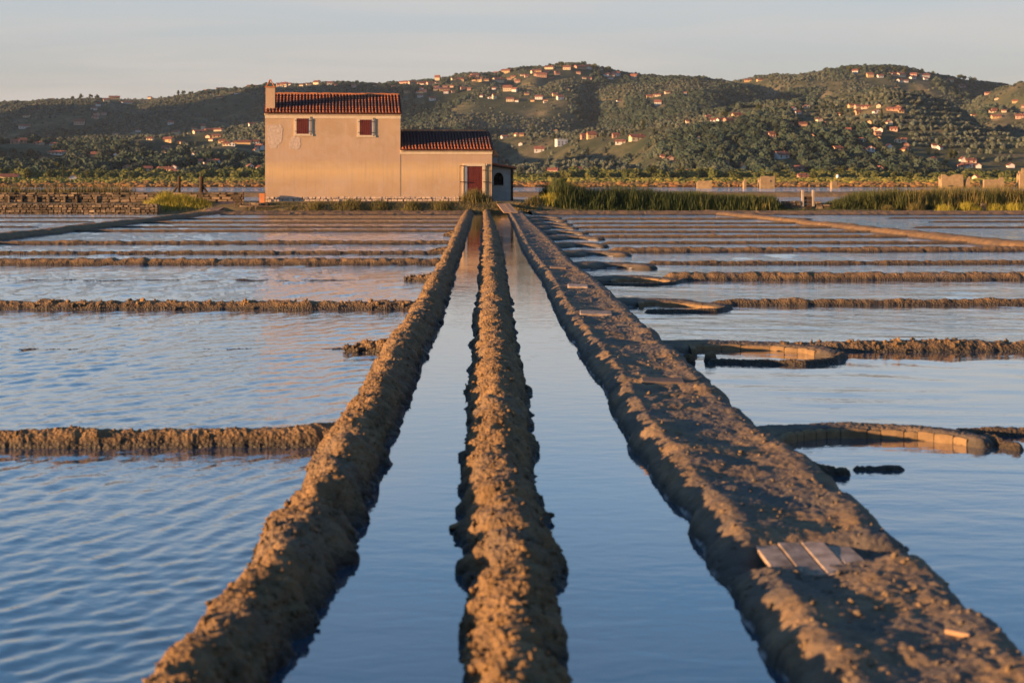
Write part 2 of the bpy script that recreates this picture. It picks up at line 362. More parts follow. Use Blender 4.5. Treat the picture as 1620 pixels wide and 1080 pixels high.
# trodden path on the right-hand bank, with raised rims and gaps bridged by boards
l, r = ev(Ww, ys), ev(Wr, ys); c = (l + r) / 2; w = (r - l) / 2
gaps = [(gp(1285, 874, .13)[1], .17), (gp(1045, 606, .13)[1], .12)]
H = .165 * (1 + .10 * n1(ys * 1.6, 31) + .06 * n1(ys * 4.4, 32))
for g, hw in gaps: H = H * (1 - .62 * np.exp(-((ys - g) / hw) ** 4))
prof = (np.array([-1, -.86, -.70, -.58, -.40, -.1, .2, .45, .6, .74, .88, 1]), np.array([-.9, .35, .82, .97, .86, .78, .80, .88, .98, .92, .5, -.9]))
bank('footpath_dike', 'broad trodden clay path with raised rims leading to the plank ramp', np.stack([c, ys], 1),
     w * 1.05 + .02 * n1(ys * 3, 33) + .012 * n1(ys * 8, 34), w * 1.05 + .02 * n1(ys * 2.6, 35) + .012 * n1(ys * 7, 36), H, 'path', 700, (.007, .018), 37, nc=80, prof=prof, a0=.02, a1=.02, f1=10, a2=.013, f2=24, a3=.04)

# cross dikes on the left: (front waterline px rows at the long dike and far left, half width, height)
def xs_steps(x0, x1, Y): return np.linspace(x0, x1, int(abs(x1 - x0) / max(.012, Y * .0009)) + 4)
def cross(label, ya, yb, hw, h, xa, xb, seed, yref=None, a=1.0, name='mud_dike', nclod=0, k=1.0):
    """from X=xa at distance ya to X=xb at distance yb"""
    xs = xs_steps(xa, xb, min(ya, yb)) if k == 1 else np.linspace(xa, xb, max(8, int(abs(xb - xa) / (max(.012, ya * .0009) * k))))
    f = (xs - xa) / (xb - xa); Y = ya + (yb - ya) * f + .05 * n1(xs * 1.2, seed) + .02 * n1(xs * 4, seed + 1)
    Hh = h * (1 + .22 * n1(xs * 2.2, seed + 2) + .16 * n1(xs * 6.5, seed + 3)) 
    e = np.minimum(1, np.minimum(np.arange(len(xs)), np.arange(len(xs))[::-1]) / 6.0); Hh = Hh * (.2 + .8 * e)
    W = hw * (1 + .15 * n1(xs * 2.8, seed + 4))
    return bank(name, label, np.stack([xs, Y], 1), W, W, Hh, nc=17, p=2.4, seed=seed, a0=.03 * a, a1=.032 * a, f1=8, a2=.018 * a, f2=22, a3=.02 * a, vstretch=.6, nclod=nclod)
def yd(py, z=.06): return F * (CH - z) / (py - YH)
lx_ = lambda Y: float((ev(Lw, Y) + .7 * ev(Lr, Y)) / 1.7)
XL = -19.2
GL = 'cross dikes between the rippled pans'
ords = ['first', 'second', 'third', 'fourth', 'fifth', 'sixth', 'seventh', 'eighth', 'ninth', 'tenth', 'eleventh', 'twelfth', 'thirteenth']
# first dike flares where it meets the long one
Y1 = yd(690); xs = xs_steps(lx_(Y1) + .05, -7.5, Y1)
f = np.clip((xs[0] - xs) / 1.0, 0, 1); Yc = Y1 + .20 * (1 - f) ** 2 + .04 * n1(xs * 1.3, 61) - .03 * np.clip((xs[0] - xs - 1), 0, 9)
bank('mud_dike', 'thick cross dike joining the lumpy long dike with a flared end', np.stack([xs, Yc], 1), .15 + .22 * (1 - f) ** 2 + .02 * n1(xs * 3, 62), .15 + .22 * (1 - f) ** 2 + .02 * n1(xs * 3, 63),
     .105 + .07 * (1 - f) ** 2 + .02 * n1(xs * 3.1, 64), nc=26, p=2.6, seed=65, a0=.02, a1=.028, f1=10, a2=.016, f2=25, a3=.02, vstretch=.6, nclod=120, csize=(.006, .018))
cross('second full cross dike of the rippled pans beyond the flared one', yd(482), yd(482), .24, .105, lx_(24.3), XL, 71, nclod=300)
cross('third full cross dike of the rippled pans, thick and lumpy', yd(414), yd(415), .36, .13, lx_(37), XL, 72)
cross('thin low cross dike just past the third thick one', yd(398.5), yd(399), .22, .075, lx_(42), XL, 73)
cross('fairly straight cross dike reaching the diagonal mud path', yd(383), yd(384), .3, .1, lx_(49), XL, 74)
for i, (py, h) in enumerate(((364.5, .085), (358, .07), (351.5, .09), (345.5, .07))):
    cross('low cross dike among the narrow pans in front of the farmhouse', yd(py), yd(py), .18, h, lx_(yd(py)), XL + 1.2, 75 + i, a=.6)['group'] = 'narrow cross dikes before the farmhouse'
# pointed stubs off the long dike
def stub(label, x0, x1, py, h, hw, seed, base=None):
    a, b = gp(x0, py, .05), gp(x1, py, .05); xs = np.linspace(a[0], b[0], max(24, int(abs(a[0] - b[0]) / max(.012, a[1] * .001))))
    f = (xs - xs[0]) / (xs[-1] - xs[0]); W = hw * (1 - .75 * f) 
    return bank('mud_spit', label, np.stack([xs, a[1] + .04 * n1(xs * 4, seed)], 1), W, W, h * (1 - .7 * f ** 1.5), nc=18, p=2.2, seed=seed, a1=.035, f1=10, a2=.016, f2=24, a3=.02, nclod=60)
stub('crumbly mud spit jutting left from the lumpy dike', 636, 546, 549, .15, .24, 91)
stub('smaller mud spit past the second cross dike', 698, 640, 440, .14, .42, 92)
stub('short mud spit beside the thin low cross dike', 712, 678, 397, .15, .55, 93)
stub('tiny mud spit among the farthest pans', 722, 702, 371.5, .14, .7, 94)
# drowned dikes that only break the surface here and there
def drowned(label, px0, px1, py, seed, h=.012, w=.10):
    a, b = gp(px0, py), gp(px1, py); xs = np.linspace(a[0], b[0], 700)
    Hh = h + .035 * n1(xs * 1.1, seed) + .02 * n1(xs * 4, seed + 1)
    return bank('drowned_dike', label, np.stack([xs, a[1] + .03 * n1(xs, seed + 2)], 1), w, w, Hh, nc=9, p=2, seed=seed, cap=True, a1=.02, f1=9, a2=.01, f2=24, a3=.01)
drowned('broken line of drowned mud between the flared and second dikes', -200, 560, 552, 95, -.016)
drowned('broken line of drowned mud between second and third dikes', 20, 640, 443.5, 96, -.012)

# diagonal outer paths
def outer(label, X0, Y0, X1, Y1, hw, h, seed):
    t = np.linspace(0, 1, 420); P = np.stack([X0 + (X1 - X0) * t + .25 * n1(t * 14, seed), Y0 + (Y1 - Y0) * t], 1)
    W = hw * (1 + .3 * n1(t * 22, seed + 1) + .2 * n1(t * 60, seed + 2))
    return bank('mud_path', label, P, W, W, h * (1 + .15 * n1(t * 30, seed + 3)), 'mud', nc=24, p=3.2, seed=seed, a1=.03, f1=5, a2=.02, f2=12, a3=.05)
a, b = gp(-160, 392, .12), gp(352, 334, .12); outer('low mud path running to the dark board ramp by the stone wall', a[0], a[1], b[0], 97.5, .55, .2, 101)
a, b = gp(1700, 396, .12), gp(1150, 339, .12); outer('low mud path crossing the calm pans toward the sluice', a[0], a[1], b[0], 97, .55, .2, 102)
for i, (px0, px1, py) in enumerate(((-60, 150, 352), (-60, 230, 345.5), (-60, 60, 360))):
    a, b = gp(px0, py), gp(px1, py); cross('low dike in the side pans below the stone wall', a[1], b[1], .25, .06, a[0], b[0], 105 + i, a=.6)['group'] = 'side pan dikes below the stone wall'
for i, (px0, px1, py) in enumerate(((1470, 1700, 352), (1400, 1700, 346), (1440, 1700, 361))):
    a, b = gp(px0, py), gp(px1, py); cross('low dike in the side pans below the tussocks', a[1], b[1], .25, .07, a[0], b[0], 109 + i, a=.6)['group'] = 'side pan dikes below the tussocks'

# hooked basins and cross dikes on the right
def smooth_path(rows, n, z):
    P = np.array([gp(x, y, z) for x, y in rows]); d = np.concatenate([[0], np.cumsum(np.linalg.norm(np.diff(P, axis=0), axis=1))]); t = np.linspace(0, d[-1], n)
    Q = np.stack([np.interp(t, d, P[:, k]) for k in (0, 1)], 1)
    k = max(1, n // 26); ker = np.hanning(2 * k + 3); ker /= ker.sum(); pad = k + 1
    for c_ in (0, 1):
        e = np.concatenate([2 * Q[0, c_] - Q[1:pad + 1, c_][::-1], Q[:, c_], 2 * Q[-1, c_] - Q[-pad - 1:-1, c_][::-1]]); Q[:, c_] = np.convolve(e, ker, 'valid')
    return Q
def hook(label, back, ret, hw, h, seed, blocks=False, n=320):
    """back: px rows along the crest of the main arm, ret: the thin returning arm"""
    root = empty('hooked_dike', (0, 0, 0), label=label, cat='dike')
    P = smooth_path(back, n, h * .9); s = np.linspace(0, 1, n)
    W = hw * (1.25 - .75 * s ** 1.4 + .8 * np.exp(-s * 12)); V, Fq = sweep(P, W, W, h * (1.1 - .35 * s), nc=22, p=5, seed=seed, cap=True, a1=.014, f1=9, a2=.008, f2=26, a3=.022)
    link('main_arm', mesh_np('main_arm', V, Fq, True), M['path'], root)
    if ret:
        Q = smooth_path(ret, n, .03); V, Fq = sweep(Q, hw * .28, hw * .28, .055 * (1 - .25 * s) + .012 * n1(s * 15, seed), nc=12, p=3, seed=seed + 3, cap=True, a1=.014, f1=10, a2=.008, f2=26, a3=.012)
        link('return_arm', mesh_np('return_arm', V, Fq, True), M['mud'], root)
    if blocks:
        T = np.gradient(P, axis=0); T /= np.linalg.norm(T, axis=1)[:, None]; Nn = np.stack([-T[:, 1], T[:, 0]], 1)
        d = np.concatenate([[0], np.cumsum(np.linalg.norm(np.diff(P, axis=0), axis=1))]); pos = d[-1] * .06; rr = random.Random(seed)
        while pos < d[-1] * .9:
            ln = rr.uniform(.10, .24) * blocks; i0, i1 = np.interp([pos, min(pos + ln - .007, d[-1])], d, np.arange(n)); pos += ln
            ii = np.linspace(i0, i1, 4); L = []
            for q in ii:
                p_ = np.array([np.interp(q, np.arange(n), P[:, k]) for k in (0, 1)]); nv = np.array([np.interp(q, np.arange(n), Nn[:, k]) for k in (0, 1)]); w_ = np.interp(q, np.arange(n), W); L.append((p_, nv, w_))
            hh = h * (1.0 - .3 * np.mean(ii) / n) * rr.uniform(.86, 1.06); o1 = rr.uniform(.0, .008)
            bm = bmesh.new(); rows_ = []
            for k, (p_, nv, w_) in enumerate(L):
                e = .010 if k in (0, 3) else 0
                prof_ = [(.84, -.05), (1.0 + o1 * 3 - e * 3, -.05), (.985 + o1 * 3 - e * 3, hh * .72), (.93 + o1 * 2 - e * 3, hh * .98 - e * .5), (.78, hh * 1.02 - e)]
                rows_.append([bm.verts.new((*(p_ - nv * w_ * a_), z_)) for a_, z_ in prof_])
            for k in range(3):
                for j in range(4): bm.faces.new((rows_[k][j], rows_[k][j + 1], rows_[k + 1][j + 1], rows_[k + 1][j]))
            bm.faces.new(rows_[0][::-1]); bm.faces.new(rows_[3]); bmesh.ops.recalc_face_normals(bm, faces=bm.faces[:])
            me = bpy.data.meshes.new('mud_block'); bm.to_mesh(me); bm.free(); link('mud_block', me, M['clay_block'], root)
    return root
hook('big curved basin wall of cracked clay blocks beside the trodden path', [(1150,712),(1180,694),(1205,681),(1240,675),(1300,671),(1380,672),(1460,676),(1530,684),(1566,692)], [(1556,690),(1580,699),(1618,707)], .20, .088, 201, 1.0)
hook('hooked basin wall of cracked clay with a closed returning arm', [(1045,552),(1062,543),(1100,541),(1160,541),(1230,543),(1290,548),(1325,557)], [(1322,556),(1334,562),(1316,569),(1270,573),(1200,571),(1118,569)], .25, .08, 202, 1.6)
hook('hooked clay basin wall by the pale slab on the path', [(968,479),(990,474),(1040,474),(1090,476),(1130,480),(1150,484)], [(1148,483),(1153,486),(1135,490),(1080,491),(1018,491)], .30, .08, 203, 2.4)
hook('hooked clay basin wall before the thick lumpy calm-pan dike', [(925,443),(950,438),(1000,437),(1040,438),(1072,441)], [(1070,440),(1081,443),(1065,447),(1010,449),(932,448)], .38, .085, 204, 3.0)
for i, (xa, xt, y) in enumerate(((895, 1035, 415), (878, 995, 397), (868, 958, 384), (858, 952, 373), (848, 926, 365), (842, 911, 357.5), (838, 902, 352), (834, 893, 346.5), (830, 885, 342))):
    q = max(1.0, (y - 288) * .028)
    hook('small hooked clay basin wall in the run toward the plank ramp', [(xa, y + q), (xa + (xt - xa) * .3, y - q * .2), (xa + (xt - xa) * .7, y), (xt, y + q * .8)], [(xt - 2, y + q), (xt + (xa - xt) * .3, y + q * 1.7), (xa + (xt - xa) * .2, y + q * 1.9)], .5, .13, 205 + i, n=120)['group'] = 'small hooked basins along the path'
XR = 16.0
def rcross(label, px0, y0, y1, hw, h, seed, **kw):
    a = gp(px0, y0, .06); return cross(label, a[1], F * 1.94 / (y1 - YH), hw, h, a[0], XR, seed, **kw)
rcross('low wet mud line running on from the big curved basin', 1505, 676, 679, .10, .055, 221, a=.4)
rcross('thick cross dike running on from the closed hooked basin', 1225, 546, 541, .25, .095, 222, nclod=300)
rcross('thin low cross dike running on from the hooked basin by the slab', 1125, 476.5, 474, .16, .075, 223)
rcross('thick lumpy cross dike of the calm pans', 1050, 438, 436.5, .36, .13, 224)
rcross('thin low cross dike past the thick lumpy calm-pan dike', 1020, 414.5, 413.5, .2, .07, 225)
rcross('long thick cross dike meeting the diagonal path in the calm pans', 960, 396, 394, .38, .12, 226)
for i, (px, y) in enumerate(((950, 383), (930, 373.5), (915, 366), (905, 359), (900, 352.5), (893, 346))):
    rcross('narrow cross dike among the far calm pans before the reeds', px, y, y - .3, .18, .075 + .02 * (i % 2), 227 + i, a=.6)['group'] = 'narrow cross dikes before the reeds'
# drowned stub by the big basin and small end piers
a, b = gp(1262, 742, .04), gp(1348, 743, .04); xs = np.linspace(a[0], b[0], 120)
bank('mud_stub', 'dark wet mud stub poking out below the curved basin', np.stack([xs, a[1] + 0 * xs], 1), .11 - .06 * np.linspace(0, 1, 120), .11 - .06 * np.linspace(0, 1, 120), .1 - .06 * np.linspace(0, 1, 120), nc=18, seed=240, cap=True, a1=.03, f1=10, a2=.015, f2=26, a3=.015)
drowned('drowned sliver of mud past the dark wet stub', 1348, 1432, 743, 241, .0, .04)
for (px, py, lab) in ((1090, 574, 'stubby clay pier at the mouth of the closed hooked basin'), (1124, 571, 'little upright clay end of the returning basin arm')):
    g = gp(px, py); V, Fq = sweep([(g[0] - .07, g[1]), (g[0] - .05, g[1]), (g[0], g[1]), (g[0] + .05, g[1]), (g[0] + .07, g[1])], .05, .05, [.0, .09, .1, .09, .0], nc=12, p=4, seed=int(px), a1=.01, a2=.006, a3=.0)
    tag(link('clay_pier', mesh_np('clay_pier', V, Fq, True), M['mud']), lab, 'pier')

# broad tilled mud strips at the foot of the far bank
def mstrip(label, px0, px1, seed):
    xs = np.linspace((px0 - 810) / F * 95, (px1 - 810) / F * 95, 700)
    return tag(bank('mud_strip', label, np.stack([xs, 94.2 + .3 * n1(xs, seed)], 1), 3.2, 3.0, .15 + .03 * n1(xs * 2, seed + 1), nc=46, p=6, seed=seed, a1=.075, f1=3.4, a2=.04, f2=8, a3=.05, base=-.1), None, 'mudflat')
mstrip('strip of rough drying mud below the farmhouse bank', 372, 745, 251)
mstrip('strip of rough drying mud below the dark reeds', 838, 1720, 252)
print('dikes done')

# ------------------------------------------------------------------ far bank (terrain under house, walls and reeds)
def bank_z(X, Y):
    """height of the bank north of the pans"""
    top = np.interp(X, [-60, -22, -16.5, -15.5, 0, 3, 6, 12, 60], [.58, .58, .6, .74, .74, .55, .3, .22, .3])
    y0 = np.interp(X, [-60, -17.5, -16.5, -1, 4, 60], [96.15, 96.15, 96.3, 96.3, 96.6, 96.8])
    wid = np.interp(X, [-60, -23.2, -22.2, 60], [.25, .25, 1.7, 1.7])
    a = np.clip((Y - y0) / wid, 0, 1); a = a * a * (3 - 2 * a)
    b = np.clip((118 - Y) / 5, 0, 1)
    return -.12 + (top + .12) * a * b
gx = np.linspace(-48, 48, 420); gy = np.concatenate([np.linspace(95.8, 99.5, 40), np.linspace(99.8, 119, 30)])
GX, GY = np.meshgrid(gx, gy, indexing='ij'); q = np.stack([GX.ravel(), GY.ravel(), 0 * GX.ravel()], 1)
GZ = bank_z(GX, GY) + .05 * fbm(q * 1.3, 4, 301).reshape(GX.shape) * np.clip((GY - 96.4) * 2, 0, 1)
tag(link('bank', mesh_np('bank', np.stack([GX, GY, GZ], -1).reshape(-1, 3), grid_faces(*GX.shape)[:, ::-1], True), M['bank']), kind='structure')
bz = lambda X, Y: float(bank_z(np.array([X]), np.array([Y]))[0])

# ------------------------------------------------------------------ farmhouse
n = NT('ochre_plaster', .9, .15); v = n.coord('Object')
big = n.noise(v, .35, 5, .6); fine = n.noise(v, 2.6, 6, .65)
c = n.ramp(big, [(.3, (.43, .30, .185)), (.55, (.50, .35, .215)), (.75, (.56, .395, .24))])
c = n.mix(n.ramp(n.noise(v, .9, 6, .7, .8), [(.45, (0, 0, 0)), (.62, (.75, .75, .75))]), c, (.52, .39, .285))
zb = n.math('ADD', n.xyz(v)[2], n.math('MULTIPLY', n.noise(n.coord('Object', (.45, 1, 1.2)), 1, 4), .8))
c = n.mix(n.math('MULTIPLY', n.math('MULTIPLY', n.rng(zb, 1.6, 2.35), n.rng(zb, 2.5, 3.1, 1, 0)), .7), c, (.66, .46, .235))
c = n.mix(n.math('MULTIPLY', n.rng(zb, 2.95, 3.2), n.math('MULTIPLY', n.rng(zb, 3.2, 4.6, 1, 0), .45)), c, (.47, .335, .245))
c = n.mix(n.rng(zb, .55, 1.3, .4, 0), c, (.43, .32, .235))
streak = n.noise(n.coord('Object', (7, 7, .35)), 1, 4, .6)
c = n.mix(n.math('MULTIPLY', n.ramp(streak, [(.48, (0, 0, 0)), (.75, (1, 1, 1))]), .4), c, (.38, .29, .21))
n.col(c); n.bump(n.math('ADD', n.noise(v, 28, 5, .7), n.noise(v, 3, 3)), .5, .012); M['plaster'] = n.m
M['trim'] = m_noise('pale_trim_plaster', (.56, .45, .31), (.68, .56, .40), 3, .88, .2, 30, .004)
M['bare'] = m_noise('bare_patch_render', (.42, .32, .245), (.62, .50, .40), 5.5, .95, .1, 14, .04)
M['red'] = m_noise('dark_red_paint', (.085, .014, .011), (.13, .022, .015), 4, .6, .35)
M['iron'] = m_noise('dark_iron', (.018, .016, .016), (.05, .035, .028), 20, .65, .4)
M['shade_blue_reveal'] = m_noise('shade_tinted_reveal', (.46, .46, .48), (.58, .58, .60), 4, .9, .2)  # pale jamb strips; the bluish tone of shade is put into the colour
def tile_mat(name, mid_shade, rise, lo):
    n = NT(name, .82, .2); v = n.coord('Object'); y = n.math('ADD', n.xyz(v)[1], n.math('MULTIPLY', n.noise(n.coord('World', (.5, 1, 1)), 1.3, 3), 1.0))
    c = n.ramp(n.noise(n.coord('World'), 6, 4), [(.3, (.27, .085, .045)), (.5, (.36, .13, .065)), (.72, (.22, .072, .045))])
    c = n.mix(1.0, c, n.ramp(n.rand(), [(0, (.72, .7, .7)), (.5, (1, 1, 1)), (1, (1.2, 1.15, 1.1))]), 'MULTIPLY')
    c = n.mix(n.math('MULTIPLY', n.math('MULTIPLY', n.rng(y, lo, lo + .35), n.rng(y, rise, rise + .5, 1, 0)), mid_shade), c, n.ramp(n.noise(n.coord('World'), 9, 4), [(.3, (.06, .04, .042)), (.7, (.13, .075, .07))]))  # band of chimney and main-block shadow painted into the tile colour
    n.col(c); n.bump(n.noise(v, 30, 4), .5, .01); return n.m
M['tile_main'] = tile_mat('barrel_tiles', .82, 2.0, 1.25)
M['tile_low'] = tile_mat('shade_darkened_barrel_tiles', .9, 9.0, 1.0)  # tiles darkened above the eave for the main block's shadow
M['deck'] = m_noise('roof_channel_tiles', (.07, .035, .03), (.14, .06, .045), 6, .9, .1, kind='World')
M['terracotta'] = m_noise('terracotta', (.42, .15, .06), (.56, .22, .09), 7, .8, .2, rnd=.2)
M['old_wood'] = m_noise('dark_weathered_timber', (.03, .02, .014), (.075, .05, .034), 5, .85, .2, 30, .006)
M['grey_render'] = m_noise('grey_annex_render', (.26, .25, .24), (.36, .34, .32), 2.5, .9, .15, 20, .01)
stone_n = NT('rubble_stone', .9, .2); v = stone_n.coord('Object')
c = stone_n.ramp(stone_n.noise(stone_n.coord('World'), 5, 5, .6), [(.3, (.10, .078, .056)), (.7, (.22, .172, .122))])
c = stone_n.mix(1.0, c, stone_n.ramp(stone_n.rand(), [(0, (.4, .4, .42)), (.5, (.8, .8, .8)), (.85, (1.1, 1.05, 1.0)), (1, (1.9, 1.8, 1.7))]), 'MULTIPLY')
stone_n.col(c); stone_n.bump(stone_n.noise(stone_n.coord('World'), 22, 5, .7), .8, .02); M['stone'] = stone_n.m
M['pale_stone'] = m_noise('pale_limestone', (.22, .19, .16), (.34, .295, .25), 4, .9, .2, 20, .01)
M['mortar'] = m_noise('dark_joint', (.06, .05, .04), (.11, .09, .07), 6, .95, .1)

# a handful of stone shapes, shared by every wall
def stone_shape(seed):
    r = random.Random(seed); bm = bmesh.new(); bmesh.ops.create_cube(bm, size=1)
    bmesh.ops.bevel(bm, geom=bm.edges[:], offset=.09, segments=1, affect='EDGES')
    for v_ in bm.verts: v_.co += Vector((r.uniform(-.05, .05), r.uniform(-.06, .06), r.uniform(-.07, .07)))
    me = bpy.data.meshes.new('stone'); bm.to_mesh(me); bm.free(); me.materials.append(M['stone']); return me
STONES = [stone_shape(k) for k in range(7)]
def stone_courses(parent, x0, x1, z0, z1, y, depth, hs, ls, seed, topjag=0, z1b=None):
    """lay stones in courses in the local xz plane of parent, faces toward -y"""
    r = random.Random(seed); z = z0
    while z < z1 - hs[0] * .4:
        h = min(r.uniform(*hs), z1 - z + .02); x = x0 + r.uniform(-.1, 0)
        while x < x1:
            l_ = min(r.uniform(*ls), x1 - x + .05)
            if not (topjag and z + h > z1 - hs[1] and r.random() < topjag):
                o = link('stone', r.choice(STONES), None, parent, (x + l_ / 2, y + depth / 2 + r.uniform(-.03, .02), z + h / 2), (r.uniform(-.07, .07), r.uniform(-.09, .09), r.uniform(-.1, .1)), (l_ * r.uniform(.82, .98), depth, h * r.uniform(.72, 1.02)))
            x += l_
        z += h

HA = 7.0; HX, HY = -16.03, 98.5; ca, sa = math.cos(R(HA)), math.sin(R(HA))
house = empty('farmhouse', (HX, HY, .7), R(HA), label='two-storey ochre plaster farmhouse with red barrel-tile roofs and lower wing', cat='house')
def hl(px): u = (px - 810) / F; return (HY * u - HX) / (ca - sa * u)
def hzz(py, lx=0, d=0): return CH + (YH - py) / F * (HY + lx * sa + d) - .7
W1, W2, DEP = 8.77, 14.82, 5.0
ze, zl = hzz(181), hzz(239, 12)            # wall tops
zr, zlr = hzz(150, 4, 2.5), hzz(208, 12, 2.4)
def wall_main(bm): prism(bm, [(0, .30), (0, ze), (DEP / 2, zr - .12), (DEP, ze), (DEP, .30)], 'x', 0, W1)
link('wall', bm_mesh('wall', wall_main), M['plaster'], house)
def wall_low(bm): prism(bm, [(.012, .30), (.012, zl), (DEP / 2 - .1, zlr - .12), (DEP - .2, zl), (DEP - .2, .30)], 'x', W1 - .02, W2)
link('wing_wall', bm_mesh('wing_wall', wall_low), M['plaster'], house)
pl = bx('plinth', (-.015, W2 + .015, .05, DEP - .3, -.55, .318), M['mortar'], house)
stone_courses(pl, -.03, hl(733), -.42, .33, -.05, .16, (.14, .22), (.16, .42), 5)
for o in pl.children: o.material_slots[0].link = 'OBJECT'; o.material_slots[0].material = M['bare']
# cornices
bx('cornice', (-.05, W1 + .06, -.10, .05, ze - .04, ze + .10), M['trim'], house, .02)
bx('cornice_band', (-.012, W1 + .012, -.035, .05, ze - .26, ze - .044), M['trim'], house)
bx('cornice', (W1 + .002, W2 + .05, -.09, .05, zl - .04, zl + .09), M['trim'], house, .02)
bx('cornice_band', (W1 + .002, W2 + .012, -.025, .05, zl - .22, zl - .044), M['trim'], house)
# roofs
def half_pipe(L, r0, rows, seed):
    """one column of overlapping barrel tiles, along local +y from eave to ridge"""
    r = random.Random(seed); bm = bmesh.new(); tl = L / rows
    for k in range(rows):
        y0, y1 = k * tl - .05, (k + 1) * tl; dz = r.uniform(-.006, .006); dx = r.uniform(-.008, .008)
        A, B = [], []
        for j in range(7):
            a = math.pi * j / 6; ra = r0 * r.uniform(.97, 1.03)
            A.append(bm.verts.new((dx + ra * math.cos(a), y0, .035 + dz + ra * math.sin(a)))); B.append(bm.verts.new((dx + ra * .82 * math.cos(a), y1, dz + ra * .82 * math.sin(a))))
        for j in range(6): bm.faces.new((A[j], A[j + 1], B[j + 1], B[j]))
        if k == 0: bm.faces.new(A[::-1])
    bmesh.ops.recalc_face_normals(bm, faces=bm.faces[:])
    me = bpy.data.meshes.new('tile_column'); bm.to_mesh(me); bm.free(); return me
def roof(parent, x0, x1, z_eave, z_ridge, half, over, ncol, rows, mat, seed, name, skip=None):
    ang = math.atan2(z_ridge - z_eave, half + over); L = math.hypot(half + over, z_ridge - z_eave)
    def deck(bm): prism(bm, [(-over, z_eave), (half, z_ridge), (2 * half + over, z_eave), (2 * half + over, z_eave - .07), (half, z_ridge - .08), (-over, z_eave - .07)], 'x', x0 - .06, x1 + .06)
    rf = link(name, bm_mesh(name, deck), M['deck'], parent)
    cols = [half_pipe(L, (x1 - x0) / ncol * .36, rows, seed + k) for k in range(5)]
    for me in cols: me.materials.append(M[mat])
    r = random.Random(seed)
    for k in range(ncol):
        x = x0 + (x1 - x0) * (k + .5) / ncol
        link('tile_column', cols[r.randrange(5)], None, rf, (x + r.uniform(-.012, .012), -over - .03, z_eave + .005), (ang, 0, r.uniform(-.006, .006)))
    def cap(bm):
        A, B = [], []
        for j in range(7):
            a = math.pi * j / 6; A.append(bm.verts.new((-.04, .12 * math.cos(a), .12 * math.sin(a)))); B.append(bm.verts.new((.44, .105 * math.cos(a), .10 * math.sin(a))))
        for j in range(6): bm.faces.new((A[j], B[j], B[j + 1], A[j + 1]))
        bm.faces.new(A); bm.faces.new(B[::-1])
    cm = bm_mesh('ridge_tile', cap); x = x0 - .05
    while x < x1 - .2:
        link('ridge_tile', cm, M['terracotta'], rf, (x, half + r.uniform(-.015, .015), z_ridge + .02 + r.uniform(-.012, .012)), (0, r.uniform(-.03, .03), r.uniform(-.03, .03))); x += .42
    return rf
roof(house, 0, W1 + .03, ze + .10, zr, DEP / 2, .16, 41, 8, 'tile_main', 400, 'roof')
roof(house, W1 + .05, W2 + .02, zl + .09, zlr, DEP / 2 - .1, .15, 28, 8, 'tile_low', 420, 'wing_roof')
# chimney with two leaning tiles
chz = hzz(138)
ch = bx('chimney', (.02, .62, .24, .84, ze - .2, chz), M['plaster'], house)
bx('chimney_cap', (-.03, .67, .19, .89, chz - .002, chz + .06), M['terracotta'], ch)
for s_ in (-1, 1):
    link('leaning_tile', bm_mesh('leaning_tile', lambda bm: box(bm, -.035, .035, -.28, .28, 0, .52), .01), M['terracotta'], ch, (.32 + s_ * .25, .54, chz + .05), (0, -s_ * R(-26) * -1 if False else -s_ * R(27), 0))
# upper windows: closed red shutters in pale surrounds with iron pins and a stay bar
for (a, b, t, bt) in ((469, 491, 187.5, 212), (569, 590.5, 189.5, 214)):
    xa, xb = hl(a), hl(b); zt, zb_ = hzz(t, xa), hzz(bt, xa)
    w_ = tag(empty('window', (0, 0, 0)), None); w_.parent = house
    fr = .16
    def surround(bm):
        box(bm, xa - fr, xb + fr, -.028, .03, zt, zt + fr); box(bm, xa - fr, xb + fr, -.05, .03, zb_ - fr * .8, zb_); box(bm, xa - fr, xa, -.028, .03, zb_ + .002, zt - .002); box(bm, xb, xb + fr, -.028, .03, zb_ + .002, zt - .002)
    link('window_frame', bm_mesh('window_frame', surround), M['trim'], w_)
    nb = 6; xr = xb - .13
    for k in range(nb):
        p0 = xa + (xr - xa) * k / nb; p1 = xa + (xr - xa) * (k + 1) / nb
        bx('shutter_board', (p0 + .004, p1 - .004, -.022 - .006 * (k // 3), .03, zb_ + .012, zt - .012), M['red'], w_)
    bx('reveal', (xr + .003, xb - .002, -.01, .03, zb_ + .004, zt - .004), M['shade_blue_reveal'], w_)
    link('stay_bar', bm_mesh('stay_bar', lambda bm: box(bm, xb - .01, xb + .025, -.07, -.045, zb_ - .06, zt + .12)), M['iron'], w_)
    for zz_ in (zb_ + .17, zt - .13):
        for xx_ in (xa - .10, xr + .02): link('hinge_pin', bm_mesh('hinge_pin', lambda bm: box(bm, xx_, xx_ + .22, -.06, -.0, zz_ - .018, zz_ + .018)), M['iron'], w_)
